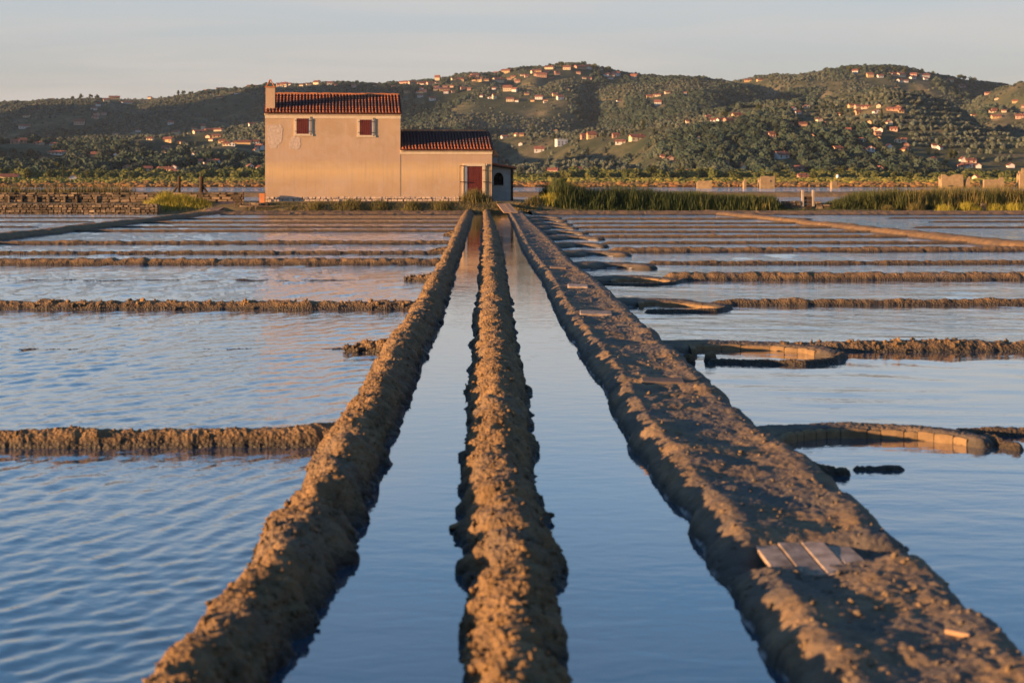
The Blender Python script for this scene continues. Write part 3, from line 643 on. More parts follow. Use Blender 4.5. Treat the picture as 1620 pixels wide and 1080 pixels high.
# door
xa, xb = hl(737.5), hl(763); zt, zb_ = hzz(263, 13.5), hzz(313, 13.5)
dr = empty('door', (0, 0, 0)); dr.parent = house
def dsur(bm):
    box(bm, xa - .20, xb + .30, -.06, .03, zt, zt + .16); box(bm, xa - .20, xa, -.045, .03, zb_, zt - .002); box(bm, xb, xb + .24, -.045, .03, zb_, zt - .002)
link('door_frame', bm_mesh('door_frame', dsur), M['trim'], dr)
bx('reveal', (xa + .002, xa + .07, -.03, .03, zb_, zt - .004), M['shade_blue_reveal'], dr)
for k in range(5):
    p0 = xa + .072 + (xb - xa - .074) * k / 5; p1 = xa + .072 + (xb - xa - .074) * (k + 1) / 5
    bx('door_board', (p0 + .003, p1 - .003, -.008 - .004 * (k % 2), .03, zb_ - .05, zt - .006), M['red'], dr)
bx('doorstep', (xa - .3, xb + .35, -.45, .02, zb_ - .25, zb_ - .06), M['pale_stone'], dr, .02)
def rods(name, segs, parent, r_=.018): return link(name, bm_mesh(name, lambda bm: [tube(bm, p, q_, r_, r_, 6) for p, q_ in segs]), M['iron'], parent)
xg = hl(727.5); xq = hl(767.5); xh = hl(775)
rods('iron_gate_leaf', [((xg, -.12, zb_), (xg, -.12, zt + .02)), ((xg, -.12, zt + .02), (xa - .02, -.07, zt + .02)), ((xg, -.12, zb_ + .02), (xa - .02, -.07, zb_ + .02))], dr, .02)
rods('iron_gate_leaf', [((xq, -.12, zb_ - .05), (xq, -.12, zt + .18)), ((xh, -.16, zb_), (xh, -.16, zt + .02)), ((xq, -.12, zt + .02), (xh, -.16, zt + .02))], dr, .022)
for (x_, x2, z_) in ((xg, xa + .02, (zt + zb_) / 2), (xq - .15, xh, (zt + zb_) / 2), (xq - .18, xq + .12, zt - .27), (xq - .18, xq + .12, zb_ + .14)):
    link('latch', bm_mesh('latch', lambda bm: box(bm, x_, x2, -.15, -.085, z_ - .025, z_ + .025)), M['iron'], dr)
# bare patches where the plaster has come away
def patch(px, seed):
    pts = [(hl(x) , hzz(y)) for x, y in px]; r = random.Random(seed); out = []
    for i in range(len(pts)):
        a_, b_ = pts[i], pts[(i + 1) % len(pts)]
        for k in range(4): out.append((a_[0] + (b_[0] - a_[0]) * k / 4 + r.uniform(-.035, .035), a_[1] + (b_[1] - a_[1]) * k / 4 + r.uniform(-.035, .035)))
    link('bare_patch', bm_mesh('bare_patch', lambda bm: prism(bm, out, 'y', -.008, .02)), M['bare'], house)
patch([(423, 199), (431, 196.5), (445, 198), (448, 206), (446, 224), (440, 229), (436, 235), (428, 234), (424, 226)], 1)
patch([(461, 217), (466, 215), (475, 219), (476, 229), (473, 236), (457, 236), (457, 229)], 2)

# annex: grey lean-to set back from the front, arched grille window, timber post
def ax(px): return hl(px)
an = empty('lean_to_shed', (HX + (W2 + .03) * ca - 1.5 * sa, HY + (W2 + .03) * sa + 1.5 * ca, .7), R(HA), label='grey rendered lean-to shed with arched barred window in house shade', cat='shed')
AY = an.location.y; sc_ = AY / F
awid = (812 - 779) * sc_; zA0 = CH + (YH - 262) * sc_ - .7; zA1 = CH + (YH - 267.5) * sc_ - .7
wx0, wx1, wz0, wz1 = (785 - 779) * sc_, (800.5 - 779) * sc_, CH + (YH - 293) * sc_ - .7, CH + (YH - 273) * sc_ - .7
wm = (wx0 + wx1) / 2; hwid = (wx1 - wx0) / 2
arch = [(wx0, wz0)] + [(wm - hwid * math.cos(t_), wz1 - hwid * 1.25 + hwid * 1.25 * math.sin(t_)) for t_ in np.linspace(0, math.pi, 11)] + [(wx1, wz0)]
def awall(bm):     # front wall as a ring around the arched opening
    outer = [(0, -.6), (0, zA0), (awid, zA1), (awid, -.6)]
    A = [bm.verts.new((x, 0, z)) for x, z in outer]; Bv = [bm.verts.new((x, 0, z)) for x, z in arch]
    m_ = len(arch) // 2
    bm.faces.new([A[0], A[1]] + Bv[m_::-1]); bm.faces.new([A[1], A[2]] + [Bv[m_]]); bm.faces.new([A[2], A[3]] + Bv[:m_ - 1:-1]); bm.faces.new([A[3], A[0], Bv[0], Bv[-1]])
    for i in range(len(Bv) - 1):
        p, q_ = Bv[i].co, Bv[i + 1].co; bm.faces.new([bm.verts.new(p), bm.verts.new(q_), bm.verts.new((q_.x, .18, q_.z)), bm.verts.new((p.x, .18, p.z))])
    box(bm, 0, .12, .003, 2.6, -.6, zA0 - .02); box(bm, awid - .12, awid, .003, 2.6, -.6, zA1 - .02); box(bm, .121, awid - .121, 2.4, 2.6, -.6, zA1 - .02)
link('wall', bm_mesh('wall', awall), M['grey_render'], an)
bx('dark_interior', (.13, awid - .13, 1.2, 1.3, -.5, zA1 - .1), M['old_wood'], an)
bx('window_sill', (wx0 - .1, wx1 + .1, -.06, .06, wz0 - .07, wz0 - .003), M['pale_stone'], an)
rods('window_grille', [((x_, .06, wz0), (x_, .06, wz1 - .12)) for x_ in np.linspace(wx0 + .12, wx1 - .12, 4)] + [((wx0 + .02, .06, z_), (wx1 - .02, .06, z_)) for z_ in np.linspace(wz0 + .15, wz1 - .3, 3)], an, .014)
link('roof', bm_mesh('roof', lambda bm: prism(bm, [(-.02, zA0 + .02), (awid + .32, zA1 - .03), (awid + .32, zA1 + .06), (-.02, zA0 + .12)], 'y', -.35, 2.9)), M['old_wood'], an)
for k in range(12):
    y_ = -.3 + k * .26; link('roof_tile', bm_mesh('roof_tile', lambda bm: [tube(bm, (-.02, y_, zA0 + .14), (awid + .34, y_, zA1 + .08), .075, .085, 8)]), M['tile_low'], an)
bx('post', (awid + .01, awid + .16, -.05, .12, -.6, zA1 - .045), M['old_wood'], an, .01)
cxn = (790 - 779) * sc_; cz0 = zA0 - .1
cn = bx('chimney', (cxn - .17, cxn + .17, 1.3, 1.64, cz0, cz0 + .62), M['grey_render'], an)
for dx in (-.14, .14):
    for dy in (1.33, 1.6): link('chimney_leg', bm_mesh('chimney_leg', lambda bm: box(bm, cxn + dx - .03, cxn + dx + .03, dy - .03, dy + .03, cz0 + .62, cz0 + .80)), M['terracotta'], cn)
link('chimney_cone', bm_mesh('chimney_cone', lambda bm: tube(bm, (cxn, 1.47, cz0 + .79), (cxn, 1.47, cz0 + 1.2), .30, .03, 14)), M['terracotta'], cn)
for k in range(3):
    link('ridge_tile', bm_mesh('ridge_tile', lambda bm: tube(bm, ((802 + 4.2 * k - 779) * sc_, 2.4, zA0 - .02), ((802 + 4.2 * k - 779) * sc_, 2.95, zA0 + .05), .08, .09, 9)), M['tile_low'], an)

# ------------------------------------------------------------------ walls, ramps and small fittings on the bank
def sxy(px, Y): return (px - 810) / F * Y
w1 = empty('stone_wall', (sxy(-80, 104), 104, .5), 0, label='long dark rubble wall with upright slabs in front of the reeds', cat='wall')
wl1 = sxy(384, 104) - sxy(-80, 104); ztop = CH + (YH - 303.5) * 104 / F - .5
bx('wall_core', (0, wl1, .1, .5, -.1, ztop - .05), M['mortar'], w1); stone_courses(w1, 0, wl1, -.03, ztop, -.02, .3, (.12, .19), (.26, .8), 11, .12)
for px in (15, 35, 58, 78, 103, 122, 153):
    x_ = sxy(px, 104) - sxy(-80, 104); bx('upright_slab', (x_ - .06, x_ + .06, -.13, .0, -.05, .55), M['stone'], w1, .015)
w2 = empty('stone_wall', (sxy(-80, 96.1), 96.1, -.1), 0, label='low retaining wall of small lit stones below the path edge', cat='wall')
wl2 = sxy(248, 96.1) - sxy(-80, 96.1); bx('wall_core', (0, wl2, .1, .5, -.05, .66), M['mortar'], w2); stone_courses(w2, 0, wl2, .0, .70, -.04, .28, (.13, .19), (.18, .42), 12)
w3 = empty('stone_wall', (sxy(292, 99.3), 99.3, .35), 0, label='short pale stone kerb wall behind the yellow-green shrub', cat='wall')
stone_courses(w3, 0, sxy(352, 99.3) - sxy(292, 99.3), 0, .42, 0, .3, (.16, .22), (.3, .7), 13); bx('wall_core', (0, sxy(352, 99.3) - sxy(292, 99.3), .08, .28, -.1, .38), M['mortar'], w3)
w4 = empty('stone_wall', (sxy(372, 97.3), 97.3, .0), 0, label='rough shaded stones stepping down beside the dark board ramp', cat='wall')
stone_courses(w4, 0, sxy(424, 97.3) - sxy(372, 97.3), .05, .72, 0, .35, (.14, .22), (.25, .6), 14, .2); bx('wall_core', (0, sxy(424, 97.3) - sxy(372, 97.3), .12, .5, -.1, .62), M['mortar'], w4)
# mooring posts with braces
for px, hh, lab in ((283, 279, 'slimmer dark timber post with one brace'), (318, 279, 'thicker dark timber post with a broad foot brace')):
    p0 = at(px, 304, 106.5); zt_ = CH + (YH - hh) / F * 106.5 - p0.z; pr = empty('timber_post', p0, 0, label=lab + ' standing behind the rubble wall', cat='post')
    r_ = .10 if px == 283 else .14
    link('post', bm_mesh('post', lambda bm: [tube(bm, (0, 0, -.5), (.02, 0, zt_ * .75), r_ * 1.15, r_, 9), tube(bm, (.02, 0, zt_ * .70), (.02, 0, zt_), r_ * 1.25, r_ * 1.05, 9)]), M['old_wood'], pr)
    link('brace', bm_mesh('brace', lambda bm: tube(bm, ((.42 if px == 318 else -.4), 0, -.02), (.0, 0, zt_ * .5), .09, .07, 7)), M['old_wood'], pr)
# board ramps
M['ramp'] = m_noise('orange_boards', (.30, .18, .10), (.44, .28, .17), 3, .8, .2, 30, .005, rnd=.25)  # the boards' own orange-brown wood colour
M['dark_board'] = m_noise('old_grey_boards', (.13, .095, .075), (.21, .155, .12), 3, .85, .2, 30, .005, rnd=.25)
M['grey_plank'] = m_noise('bleached_planks', (.14, .105, .08), (.44, .345, .275), 9, .8, .2, 40, .004, rnd=.2)
def ramp(name, label, p0, p1, width, nb, mat):
    p0, p1 = Vector(p0), Vector(p1); d = p1 - p0; L = d.length; rz = math.atan2(d.y, d.x); ry = -math.asin(d.z / L)
    root = empty(name, p0, 0, label=label, cat='ramp'); root.rotation_euler = (0, ry, rz)
    for k in range(nb):
        y_ = -width / 2 + width * k / nb; bx('board', (random.uniform(-.08, .02), L + random.uniform(-.02, .08), y_ + .006, y_ + width / nb - .006, random.uniform(-.008, .008), .045 + random.uniform(-.008, .008)), M[mat], root, .006)
    for t_ in (.15, .5, .85): bx('batten', (L * t_ - .04, L * t_ + .04, -width / 2 + .02, width / 2 - .02, -.07, -.012), M['old_wood'], root)
    return root
pA, pB = gp(812, 337, .17), at(795, 322.5, 98.6); ramp('board_ramp', 'orange sunlit board ramp from the trodden path up to the bank', (pA[0] - .15, pA[1] + .1, .17), (pB.x, pB.y, .62), .85, 4, 'ramp')
pA, pB = gp(322, 334, .2), at(361, 319.5, 99.5); ramp('board_ramp', 'dark grey board ramp from the mud path up beside the stone wall', (pA[0], 96.3, .18), (pB.x, pB.y, pB.z), 1.0, 4, 'dark_board')
# small rail of two posts
rl = empty('post_and_rail', at(395, 331, 97), 0, label='tiny weathered post and rail below the house corner', cat='fence')
for dx, h_ in ((0, .5), (.38, .42)): link('post', bm_mesh('post', lambda bm: tube(bm, (dx, 0, -.3), (dx + .02, 0, h_), .03, .025, 7)), M['dark_board'], rl)
link('rail', bm_mesh('rail', lambda bm: tube(bm, (-.3, -.03, .22), (1.6, -.03, .17), .025, .025, 7)), M['dark_board'], rl)
cb = empty('clay_crate', at(415, 313.5, 98), 0, label='small orange clay box against the house corner', cat='box')
for k, d_ in enumerate(((-.18, .18, -.15, -.12, 0, .3), (-.18, .18, .12, .15, 0, .3), (-.18, -.15, -.118, .118, 0, .3), (.15, .18, -.118, .118, 0, .3), (-.17, .17, -.14, .14, -.3, .002))): bx('side' if k < 4 else 'bottom', d_, M['terracotta'], cb)
# stone sluice on the right
sl = empty('stone_sluice', (sxy(1278, 98.6), 98.6, .05), 0, label='stone-walled sluice with two pale posts and a timber gate among reeds', cat='sluice')
s_ = 98.6 / F
for px in (1270, 1286.5):
    x_ = (px - 1278) * s_; bx('post', (x_ - .075, x_ + .075, -.10, .12, .35, CH + (YH - 300.5) * s_ - .05), M['pale_stone'], sl, .015)
for k in range(4): bx('gate_board', (-.235, .255, -.03, .03, .02 + k * .25, .25 + k * .25), M['old_wood'], sl)
stone_courses(sl, (1238 - 1278) * s_, (1266 - 1278) * s_, -.05, .78, -.15, .4, (.14, .2), (.35, .8), 21, .15)
stone_courses(sl, (1291 - 1278) * s_, (1316 - 1278) * s_, -.05, .72, -.15, .4, (.14, .22), (.3, .6), 22, .35)
bx('wall_core', ((1238 - 1278) * s_, (1266 - 1278) * s_, 0, .5, -.3, .7), M['mortar'], sl); bx('wall_core', ((1292 - 1278) * s_, (1312 - 1278) * s_, 0, .5, -.3, .5), M['mortar'], sl)
st = empty('marker_stone', (sxy(1555, 97.6), 97.6, .2), 0, label='squared pale stone standing among the yellow tussocks', cat='stone')
link('stone', STONES[2], None, st, (0, 0, .27), (0, 0, .1), (.3, .25, .3)); link('stone', STONES[4], None, st, (0, 0, .03), (0, 0, .3), (.42, .35, .25))

# boards and slabs bridging the cuts in the path
def on_path(px, py, z): g = gp(px, py, z); return g
g0 = gp(1286, 876, .14); pb = empty('board_bridge', (g0[0], g0[1], .098), R(1.5), label='four bleached boards laid side by side over the path cut', cat='bridge')
for k in range(4):
    bx('board', (-.245 + k * .123 + .004, -.245 + (k + 1) * .123 - .004, -.30 + random.uniform(-.03, .03), .29 + random.uniform(-.04, .04), random.uniform(0, .006), .022 + random.uniform(0, .008)), M['grey_plank'], pb, .003, rot=(R(random.uniform(-1.5, 1.5)), R(random.uniform(-2.5, 2.5)), 0))
for px0, px1, py, mat, lab in ((1014, 1082, 607, 'dark_board', 'dark wet slab across the path beside the closed hooked basin'), (917, 968, 499, 'grey_plank', 'pale slab across the path beside the third hooked basin'), (898, 930, 455.5, 'grey_plank', 'narrow pale slab across the path by the fourth hooked basin'), (870, 896, 425.5, 'dark_board', 'thin dark slab across the path toward the farmhouse')):
    a, b = gp(px0, py, .13), gp(px1, py, .13); L = b[0] - a[0]; dp = .13 if mat == 'dark_board' else .22
    bx('path_slab', (0, L, -dp, dp, -.03, .035), M[mat], None, .012, loc=(a[0], a[1], .14 + .010 * (py < 520)), rot=(R(2), R(1), R(-2)))
    tag(bpy.context.scene.collection.objects[-1], lab, 'slab')
g0 = gp(1515, 1004, .16); tag(bx('wood_stick', (-.05, .05, -.012, .012, -.008, .012), M['ramp'], None, .004, loc=(g0[0], g0[1], .165), rot=(0, R(4), R(-28))), 'small orange stick lying on the rim of the trodden path', 'stick')
g0 = gp(719, 838); V, Fq = clods([(g0[0], g0[1], .015), (g0[0] + .03, g0[1] + .01, .02), (g0[0] + .06, g0[1], .02)], [.035, .03, .035], 3); tag(link('mud_clod', mesh_np('mud_clod', V, Fq), M['clay_block']), 'reddish mud clod in the water against the middle dike', 'clod')
tag(link('earth_dike', mesh_np('earth_dike', *sweep(np.stack([np.linspace(-60, 90, 300), np.full(300, 205.0)], 1), 1.2, 1.2, .62, nc=16, p=4, a1=.1, f1=1.5, a2=.05, f2=4, a3=.1, seed=333), True), M['stone']), 'low dark stone-faced dike in the lagoon beyond the house', 'dike')
print('house done')

# ------------------------------------------------------------------ hills
def tb(rows): a = np.array(rows, float); return a[:, 0], a[:, 1]
TR = tb([(x_, y_ + 8) for x_, y_ in [(-400,158),(0,151),(100,150),(200,146),(300,141),(350,135),(420,130),(500,129),(600,129),(650,126),(700,121),(750,113),(800,109),(850,105),(905,101),(950,104),(1000,115),(1050,123),(1100,126),(1150,126),(1200,124),(1250,121),(1300,116),(1350,109),(1400,108),(1450,110),(1500,116),(1550,125),(1600,132),(1700,140),(2100,150)]])
TF = tb([(-400,236),(0,231),(100,228),(200,223),(300,210),(400,192),(500,186),(640,190),(720,196),(800,207),(900,208),(1000,204),(1060,196),(1130,186),(1200,178),(1260,174),(1400,173),(1450,178),(1500,188),(1560,206),(1620,216),(2100,225)])
TYF = tb([(-400,1500),(300,1500),(600,1650),(800,1550),(1000,1450),(1300,1500),(1600,1450),(2100,1450)])
TS = tb([(1380,260),(1450,225),(1500,176),(1560,144),(1620,121),(1750,95),(1900,110),(2200,180)])
YB, YR = 900.0, 2650.0
def hill_z(X, Y, detail=True):
    X = np.asarray(X, float); Y = np.asarray(Y, float); px = 810 + F * X / Y; pc = np.clip(px, -400, 2100)
    yf = np.interp(pc, *TF); yr = np.interp(pc, *TR); Yf = np.interp(pc, *TYF); Yv = Yf + 330
    zf = CH + (YH - yf) / F * Yf; zr = CH + (YH - yr) / F * YR; zv = zf - 30
    base = np.where(Y < 540, -.1, .25 + 3.6 * np.clip((Y - 560) / (YB - 560), 0, 1.2))
    a = np.clip((Y - YB) / (Yf - YB), 0, 1); z1 = base + (zf - base) * np.sin(a * math.pi / 2) ** 1.12
    b = np.clip((Y - Yf) / (Yv - Yf), 0, 1); z2 = zf + (zv - zf) * (.5 - .5 * np.cos(b * math.pi))
    c = np.clip((Y - Yv) / (YR - Yv), 0, 1); z3 = zv + (zr - zv) * (.65 * np.sin(c * math.pi / 2) ** 1.3 + .35 * (.5 - .5 * np.cos(c * math.pi)))
    d = np.clip((Y - YR) / 900, 0, 1); z4 = zr * (1 - .75 * d)
    z = np.where(Y < YB, base, np.where(Y < Yf, z1, np.where(Y < Yv, z2, np.where(Y < YR, z3, z4))))
    ys_ = np.interp(np.clip(px, 1380, 2200), *TS); Ys = 2050.0; zs = CH + (YH - ys_) / F * Ys
    sp = zs * np.exp(-(np.minimum(Y - Ys, 0) / 420) ** 2 - (np.maximum(Y - Ys, 0) / 260) ** 2)
    z = np.where(px > 1380, np.maximum(z, sp) + np.clip(np.minimum(z, sp) / 20, 0, 1) * 9 * np.log1p(np.exp(-np.abs(z - sp) / 9)), z)
    for a_, b_, h_, sx_, sy_ in ((715, 1950, 20, 60, 220), (1110, 2050, 20, 70, 260), (1400, 1300, 7, 60, 200), (560, 2150, 14, 60, 250)):
        z = z + h_ * np.exp(-((px - a_) / sx_) ** 2 - ((Y - b_) / sy_) ** 2)
    if detail:
        q = np.stack([X.ravel(), Y.ravel(), 0 * X.ravel()], 1)
        env = np.clip((Y - YB) / 250, 0, 1) * (.12 + .88 * np.clip(np.abs(Y - YR) / 350, 0, 1)) * (.35 + .65 * np.clip(np.abs(Y - Yf) / 180, 0, 1))
        g = fbm(q * np.array([1 / 210, 1 / 420, 1]), 4, 501).reshape(X.shape); rg = np.abs(fbm(q * np.array([1 / 260, 1 / 700, 1]) + 9, 3, 511)).reshape(X.shape)
        z = z + env * (24 * g - 34 * (1 - np.clip(rg * 2.6, 0, 1)) ** 2 + 6)
        # stepped olive terraces on parts of the slopes
        m_ = np.clip(fbm(q / 260, 2, 521).reshape(X.shape) * 3 + .45, 0, 1) * np.clip((Y - YB - 30) / 80, 0, 1); stp = 5.0
        k = z / stp; fz = k - np.floor(k); z = z + m_ * stp * .8 * (np.floor(k) + np.clip((fz - .62) / .38, 0, 1) - k + .19)
        z = z + .6 * np.clip((Y - 560) / 60, 0, 1) * fbm(q / 25, 3, 531).reshape(X.shape)
    return z
n = NT('hill_ground', .95, .05); v = n.coord('World')
c = n.ramp(n.noise(v, .011, 7, .62, .4), [(.30, (.03, .043, .028)), (.44, (.055, .066, .040)), (.55, (.10, .098, .060)), (.68, (.19, .158, .10))])  # blue raised to put the same haze into the ground colour
c = n.mix(n.ramp(n.noise(v, .05, 5, .7), [(.45, (0, 0, 0)), (.62, (.7, .7, .7))]), c, (.04, .048, .03))
flat = n.rng(n.xyz(v)[2], 3.0, 6.0, 1, 0)
fieldc = n.mix(n.rng(n.math('ADD', n.xyz(v)[1], n.math('MULTIPLY', n.noise(v, .02, 4), 160)), 690, 730), n.ramp(n.noise(v, .08, 5, .7), [(.35, (.15, .075, .04)), (.65, (.24, .14, .07))]), n.ramp(n.noise(v, .05, 5, .7), [(.35, (.10, .11, .03)), (.65, (.22, .18, .06))]))
c = n.mix(flat, c, fieldc); n.col(c); n.bump(n.noise(v, .4, 5, .7), 1, 1.2); M['hill'] = n.m
pxs = np.linspace(-330, 1950, 540); Ys_ = np.concatenate([np.linspace(535, 900, 60), np.linspace(905, 2750, 420), np.linspace(2770, 3600, 24)])
PX, HYy = np.meshgrid(pxs, Ys_, indexing='ij'); HXx = (PX - 810) / F * HYy; HZz = hill_z(HXx, HYy)
tag(link('hills', mesh_np('hills', np.stack([HXx, HYy, HZz], -1).reshape(-1, 3), grid_faces(*PX.shape)[:, ::-1], True), M['hill']), kind='structure')
# unseen hills: west ones added to shade the left back slope, east continue the range
def wing(name, xr, yr, hfun, n_=90):
    X, Y = np.meshgrid(np.linspace(*xr, n_), np.linspace(*yr, n_), indexing='ij'); q = np.stack([X.ravel(), Y.ravel(), 0 * X.ravel()], 1)
    Z = hfun(X, Y) * (1 + .25 * fbm(q / 300, 4, 541).reshape(X.shape)) - 1.0
    tag(link(name, mesh_np(name, np.stack([X, Y, Z], -1).reshape(-1, 3), grid_faces(*X.shape)[:, ::-1], True), M['hill']), kind='structure')
WLH = [(-1950, 1720, 330, 420, 380), (-2600, 2100, 220, 400, 400)]
wing('added_shade_hills', (-3400, -900), (900, 3200), lambda X, Y: sum(h * np.exp(-((X - a) / sx) ** 2 - ((Y - b) / sy) ** 2) for a, b, h, sx, sy in WLH) + np.interp(X, [-3400, -1000, -900], [10, 5, -3]))
wing('hills_east', (1000, 3200), (900, 3200), lambda X, Y: 170 * np.exp(-((X - 1900) / 600) ** 2 - ((Y - 2200) / 600) ** 2) + np.interp(X, [1000, 1100, 3200], [-3, 5, 10]))

_ty = np.concatenate([np.arange(560, 2720, 3.0)])
def cast(px, py):
    """point of the hills seen at a pixel"""
    X = (px - 810) / F * _ty; zr_ = CH + (YH - py) / F * _ty; zt_ = hill_z(X, _ty); hit = np.where(zt_ >= zr_)[0]
    hit = hit[_ty[hit] > 700] if py < 283 else hit
    i = hit[0] if len(hit) else len(_ty) - 25
    return Vector((X[i], _ty[i], zt_[i]))

HS = '''65 152 6 4 c;81 151 9 5 p;180 153 16 6 o;37 205 17 7 w;124 199 16 10 p;148 174 9 5 w;152 183 8 6 p;150 188 10 5 p;200 164 16 4 w;23 228 14 8 r;36 227 10 9 r;60 229 14 5 p;84 231 11 5 w;90 246 26 7 w;148 248 9 8 r;10 262 16 6 p;7 276 6 5 o;122 280 34 10 w;114 286 12 4 w;200 268 14 6 r;13 284 28 4 c;237 152 6 4 c;325 147 6 6 r;347 138 10 7 c;395 134 8 6 c;402 137 10 5 w;413 131 10 4 c;382 134 6 4 c;370 135 6 4 c;375 149 8 3 w;347 156 10 4 p;218 209 8 5 w;278 213 12 7 c;307 206 8 5 o;321 205 7 9 c;315 211 20 6 c;331 209 14 6 o;345 208 14 4 c;237 222 10 5 c;266 226 16 9 o;280 227 20 5 o;330 219 8 4 c;342 218 14 6 o;335 224 8 4 c;352 226 12 6 o;358 231 10 5 c;367 232 10 5 w;384 228 26 4 o;262 236 14 5 p;410 237 12 9 w;405 242 8 4 c;316 260 8 9 c;323 264 10 8 p;337 260 18 9 w;355 262 10 6 w;382 263 10 8 c;395 267 9 6 w;233 271 14 7 c;250 272 6 8 c;262 273 20 9 c;274 275 8 8 w;285 277 12 6 w;374 279 6 6 c;640 133 14 5 p;652 133 12 5 p;630 132 8 4 c;692 128 8 9 c;668 134 16 5 p;681 134 12 5 p;655 127 14 6 w;727 117 10 6 c;741 115 10 6 c;750 116 8 5 c;758 116 12 7 o;773 117 12 7 o;785 115 8 6 c;801 116 14 7 o;751 122 12 6 p;717 127 6 4 c;732 129 5 4 c;788 131 16 8 c;812 124 8 5 o;815 128 4 4 c;703 145 16 6 o;732 142 7 5 p;742 144 6 5 p;803 145 14 10 c;814 146 8 7 w;643 149 9 5 o;667 148 8 5 o;665 155 9 5 w;684 160 9 6 w;762 154 5 4 w;782 157 6 9 c;775 157 6 4 w;807 162 12 7 c;818 163 6 4 w;850 116 14 6 o;857 123 16 8 r;844 116 8 5 c;799 219 12 5 w;817 216 5 6 c;825 216 7 6 o;853 241 16 10 w;824 231 6 5 w;870 110 14 6 c;897 111 12 7 c;918 110 18 7 r;931 110 10 8 w;882 120 8 4 p;959 121 8 6 w;974 120 12 7 w;1003 125 10 8 p;853 159 12 7 w;878 154 8 6 o;886 158 10 8 w;1041 167 11 9 w;888 232 17 11 f;924 220 10 9 r;936 220 14 12 o;974 218 10 8 r;982 229 16 8 w;1008 223 22 11 c;908 271 14 6 c;916 272 8 4 w;875 274 16 4 p;1005 276 8 5 p;879 210 6 5 o;1028 156 10 6 o;1040 153 12 5 c;1056 149 8 5 c;1084 150 5 5 w;1134 154 6 5 o;1184 130 12 5 o;1203 129 10 4 o;1121 188 9 6 p;1130 194 12 7 w;1141 194 12 7 w;1153 194 14 8 r;1166 186 14 8 o;1213 218 9 8 c;1222 219 10 10 p;1216 221 10 6 c;1237 251 20 12 w;1066 279 17 10 w;1094 276 14 5 p;1256 175 6 5 w;1262 181 9 6 w;1276 173 9 6 c;1347 172 8 5 o;1357 172 8 5 p;1371 173 14 5 p;1391 172 7 6 c;1387 179 10 6 w;1358 182 9 8 o;1377 197 7 7 o;1384 209 11 7 c;1394 210 8 7 w;1391 224 8 6 o;1422 227 11 6 c;1431 225 8 6 c;1407 237 8 6 w;1434 242 11 8 o;1366 242 12 8 c;1378 242 12 9 w;1326 240 15 5 o;1271 200 13 4 r;1251 202 10 4 c;1263 270 20 6 p;1271 284 16 10 r;1340 277 12 9 o;1353 278 14 8 r;1367 278 10 9 p;1392 271 8 9 p;1415 208 12 6 p;1377 123 10 8 o;1426 122 12 7 c;1425 131 9 6 w;1434 131 6 5 w;1418 142 4 4 w;1417 176 22 6 r;1446 121 10 6 p;1464 123 13 7 w;1468 116 8 6 o;1477 116 7 5 p;1504 130 9 6 c;1522 142 10 9 p;1571 179 10 5 c;1577 188 14 6 o;1614 188 12 8 p;1589 178 7 5 c;1479 235 7 5 w;1487 238 6 4 w;1476 257 11 7 o;1524 258 8 9 w;1537 258 16 8 p;1535 266 12 7 w;1549 266 8 5 w;1521 266 10 6 p;1600 266 10 4 w;1546 286 6 8 c'''
_r = random.Random(77)
def _more(n_, xa, xb, ya, yb, cols, w0, w1):
    global HS
    for _ in range(n_):
        w_ = _r.uniform(w0, w1); HS += ';%.1f %.1f %.1f %.1f %s' % (_r.uniform(xa, xb), _r.uniform(ya, yb), w_, w_ * _r.uniform(.45, .75), _r.choice(cols))
_more(16, 438, 632, 133, 139, 'ccpw', 6, 11); _more(14, 715, 850, 112, 132, 'coop', 6, 11); _more(12, 850, 985, 108, 126, 'cwpr', 6, 11); _more(8, 640, 720, 130, 150, 'cpw', 5, 9)
_more(10, 660, 1000, 140, 165, 'cwo', 5, 9); _more(8, 1350, 1480, 116, 132, 'cwpo', 6, 10); _more(12, 1250, 1440, 172, 235, 'cwor', 6, 10); _more(10, 1020, 1240, 186, 270, 'cwp', 5, 9); _more(8, 20, 200, 150, 270, 'cwp', 5, 9); _more(8, 210, 415, 195, 275, 'cwo', 5, 10); _more(6, 1540, 1620, 150, 190, 'cpo', 6, 10)
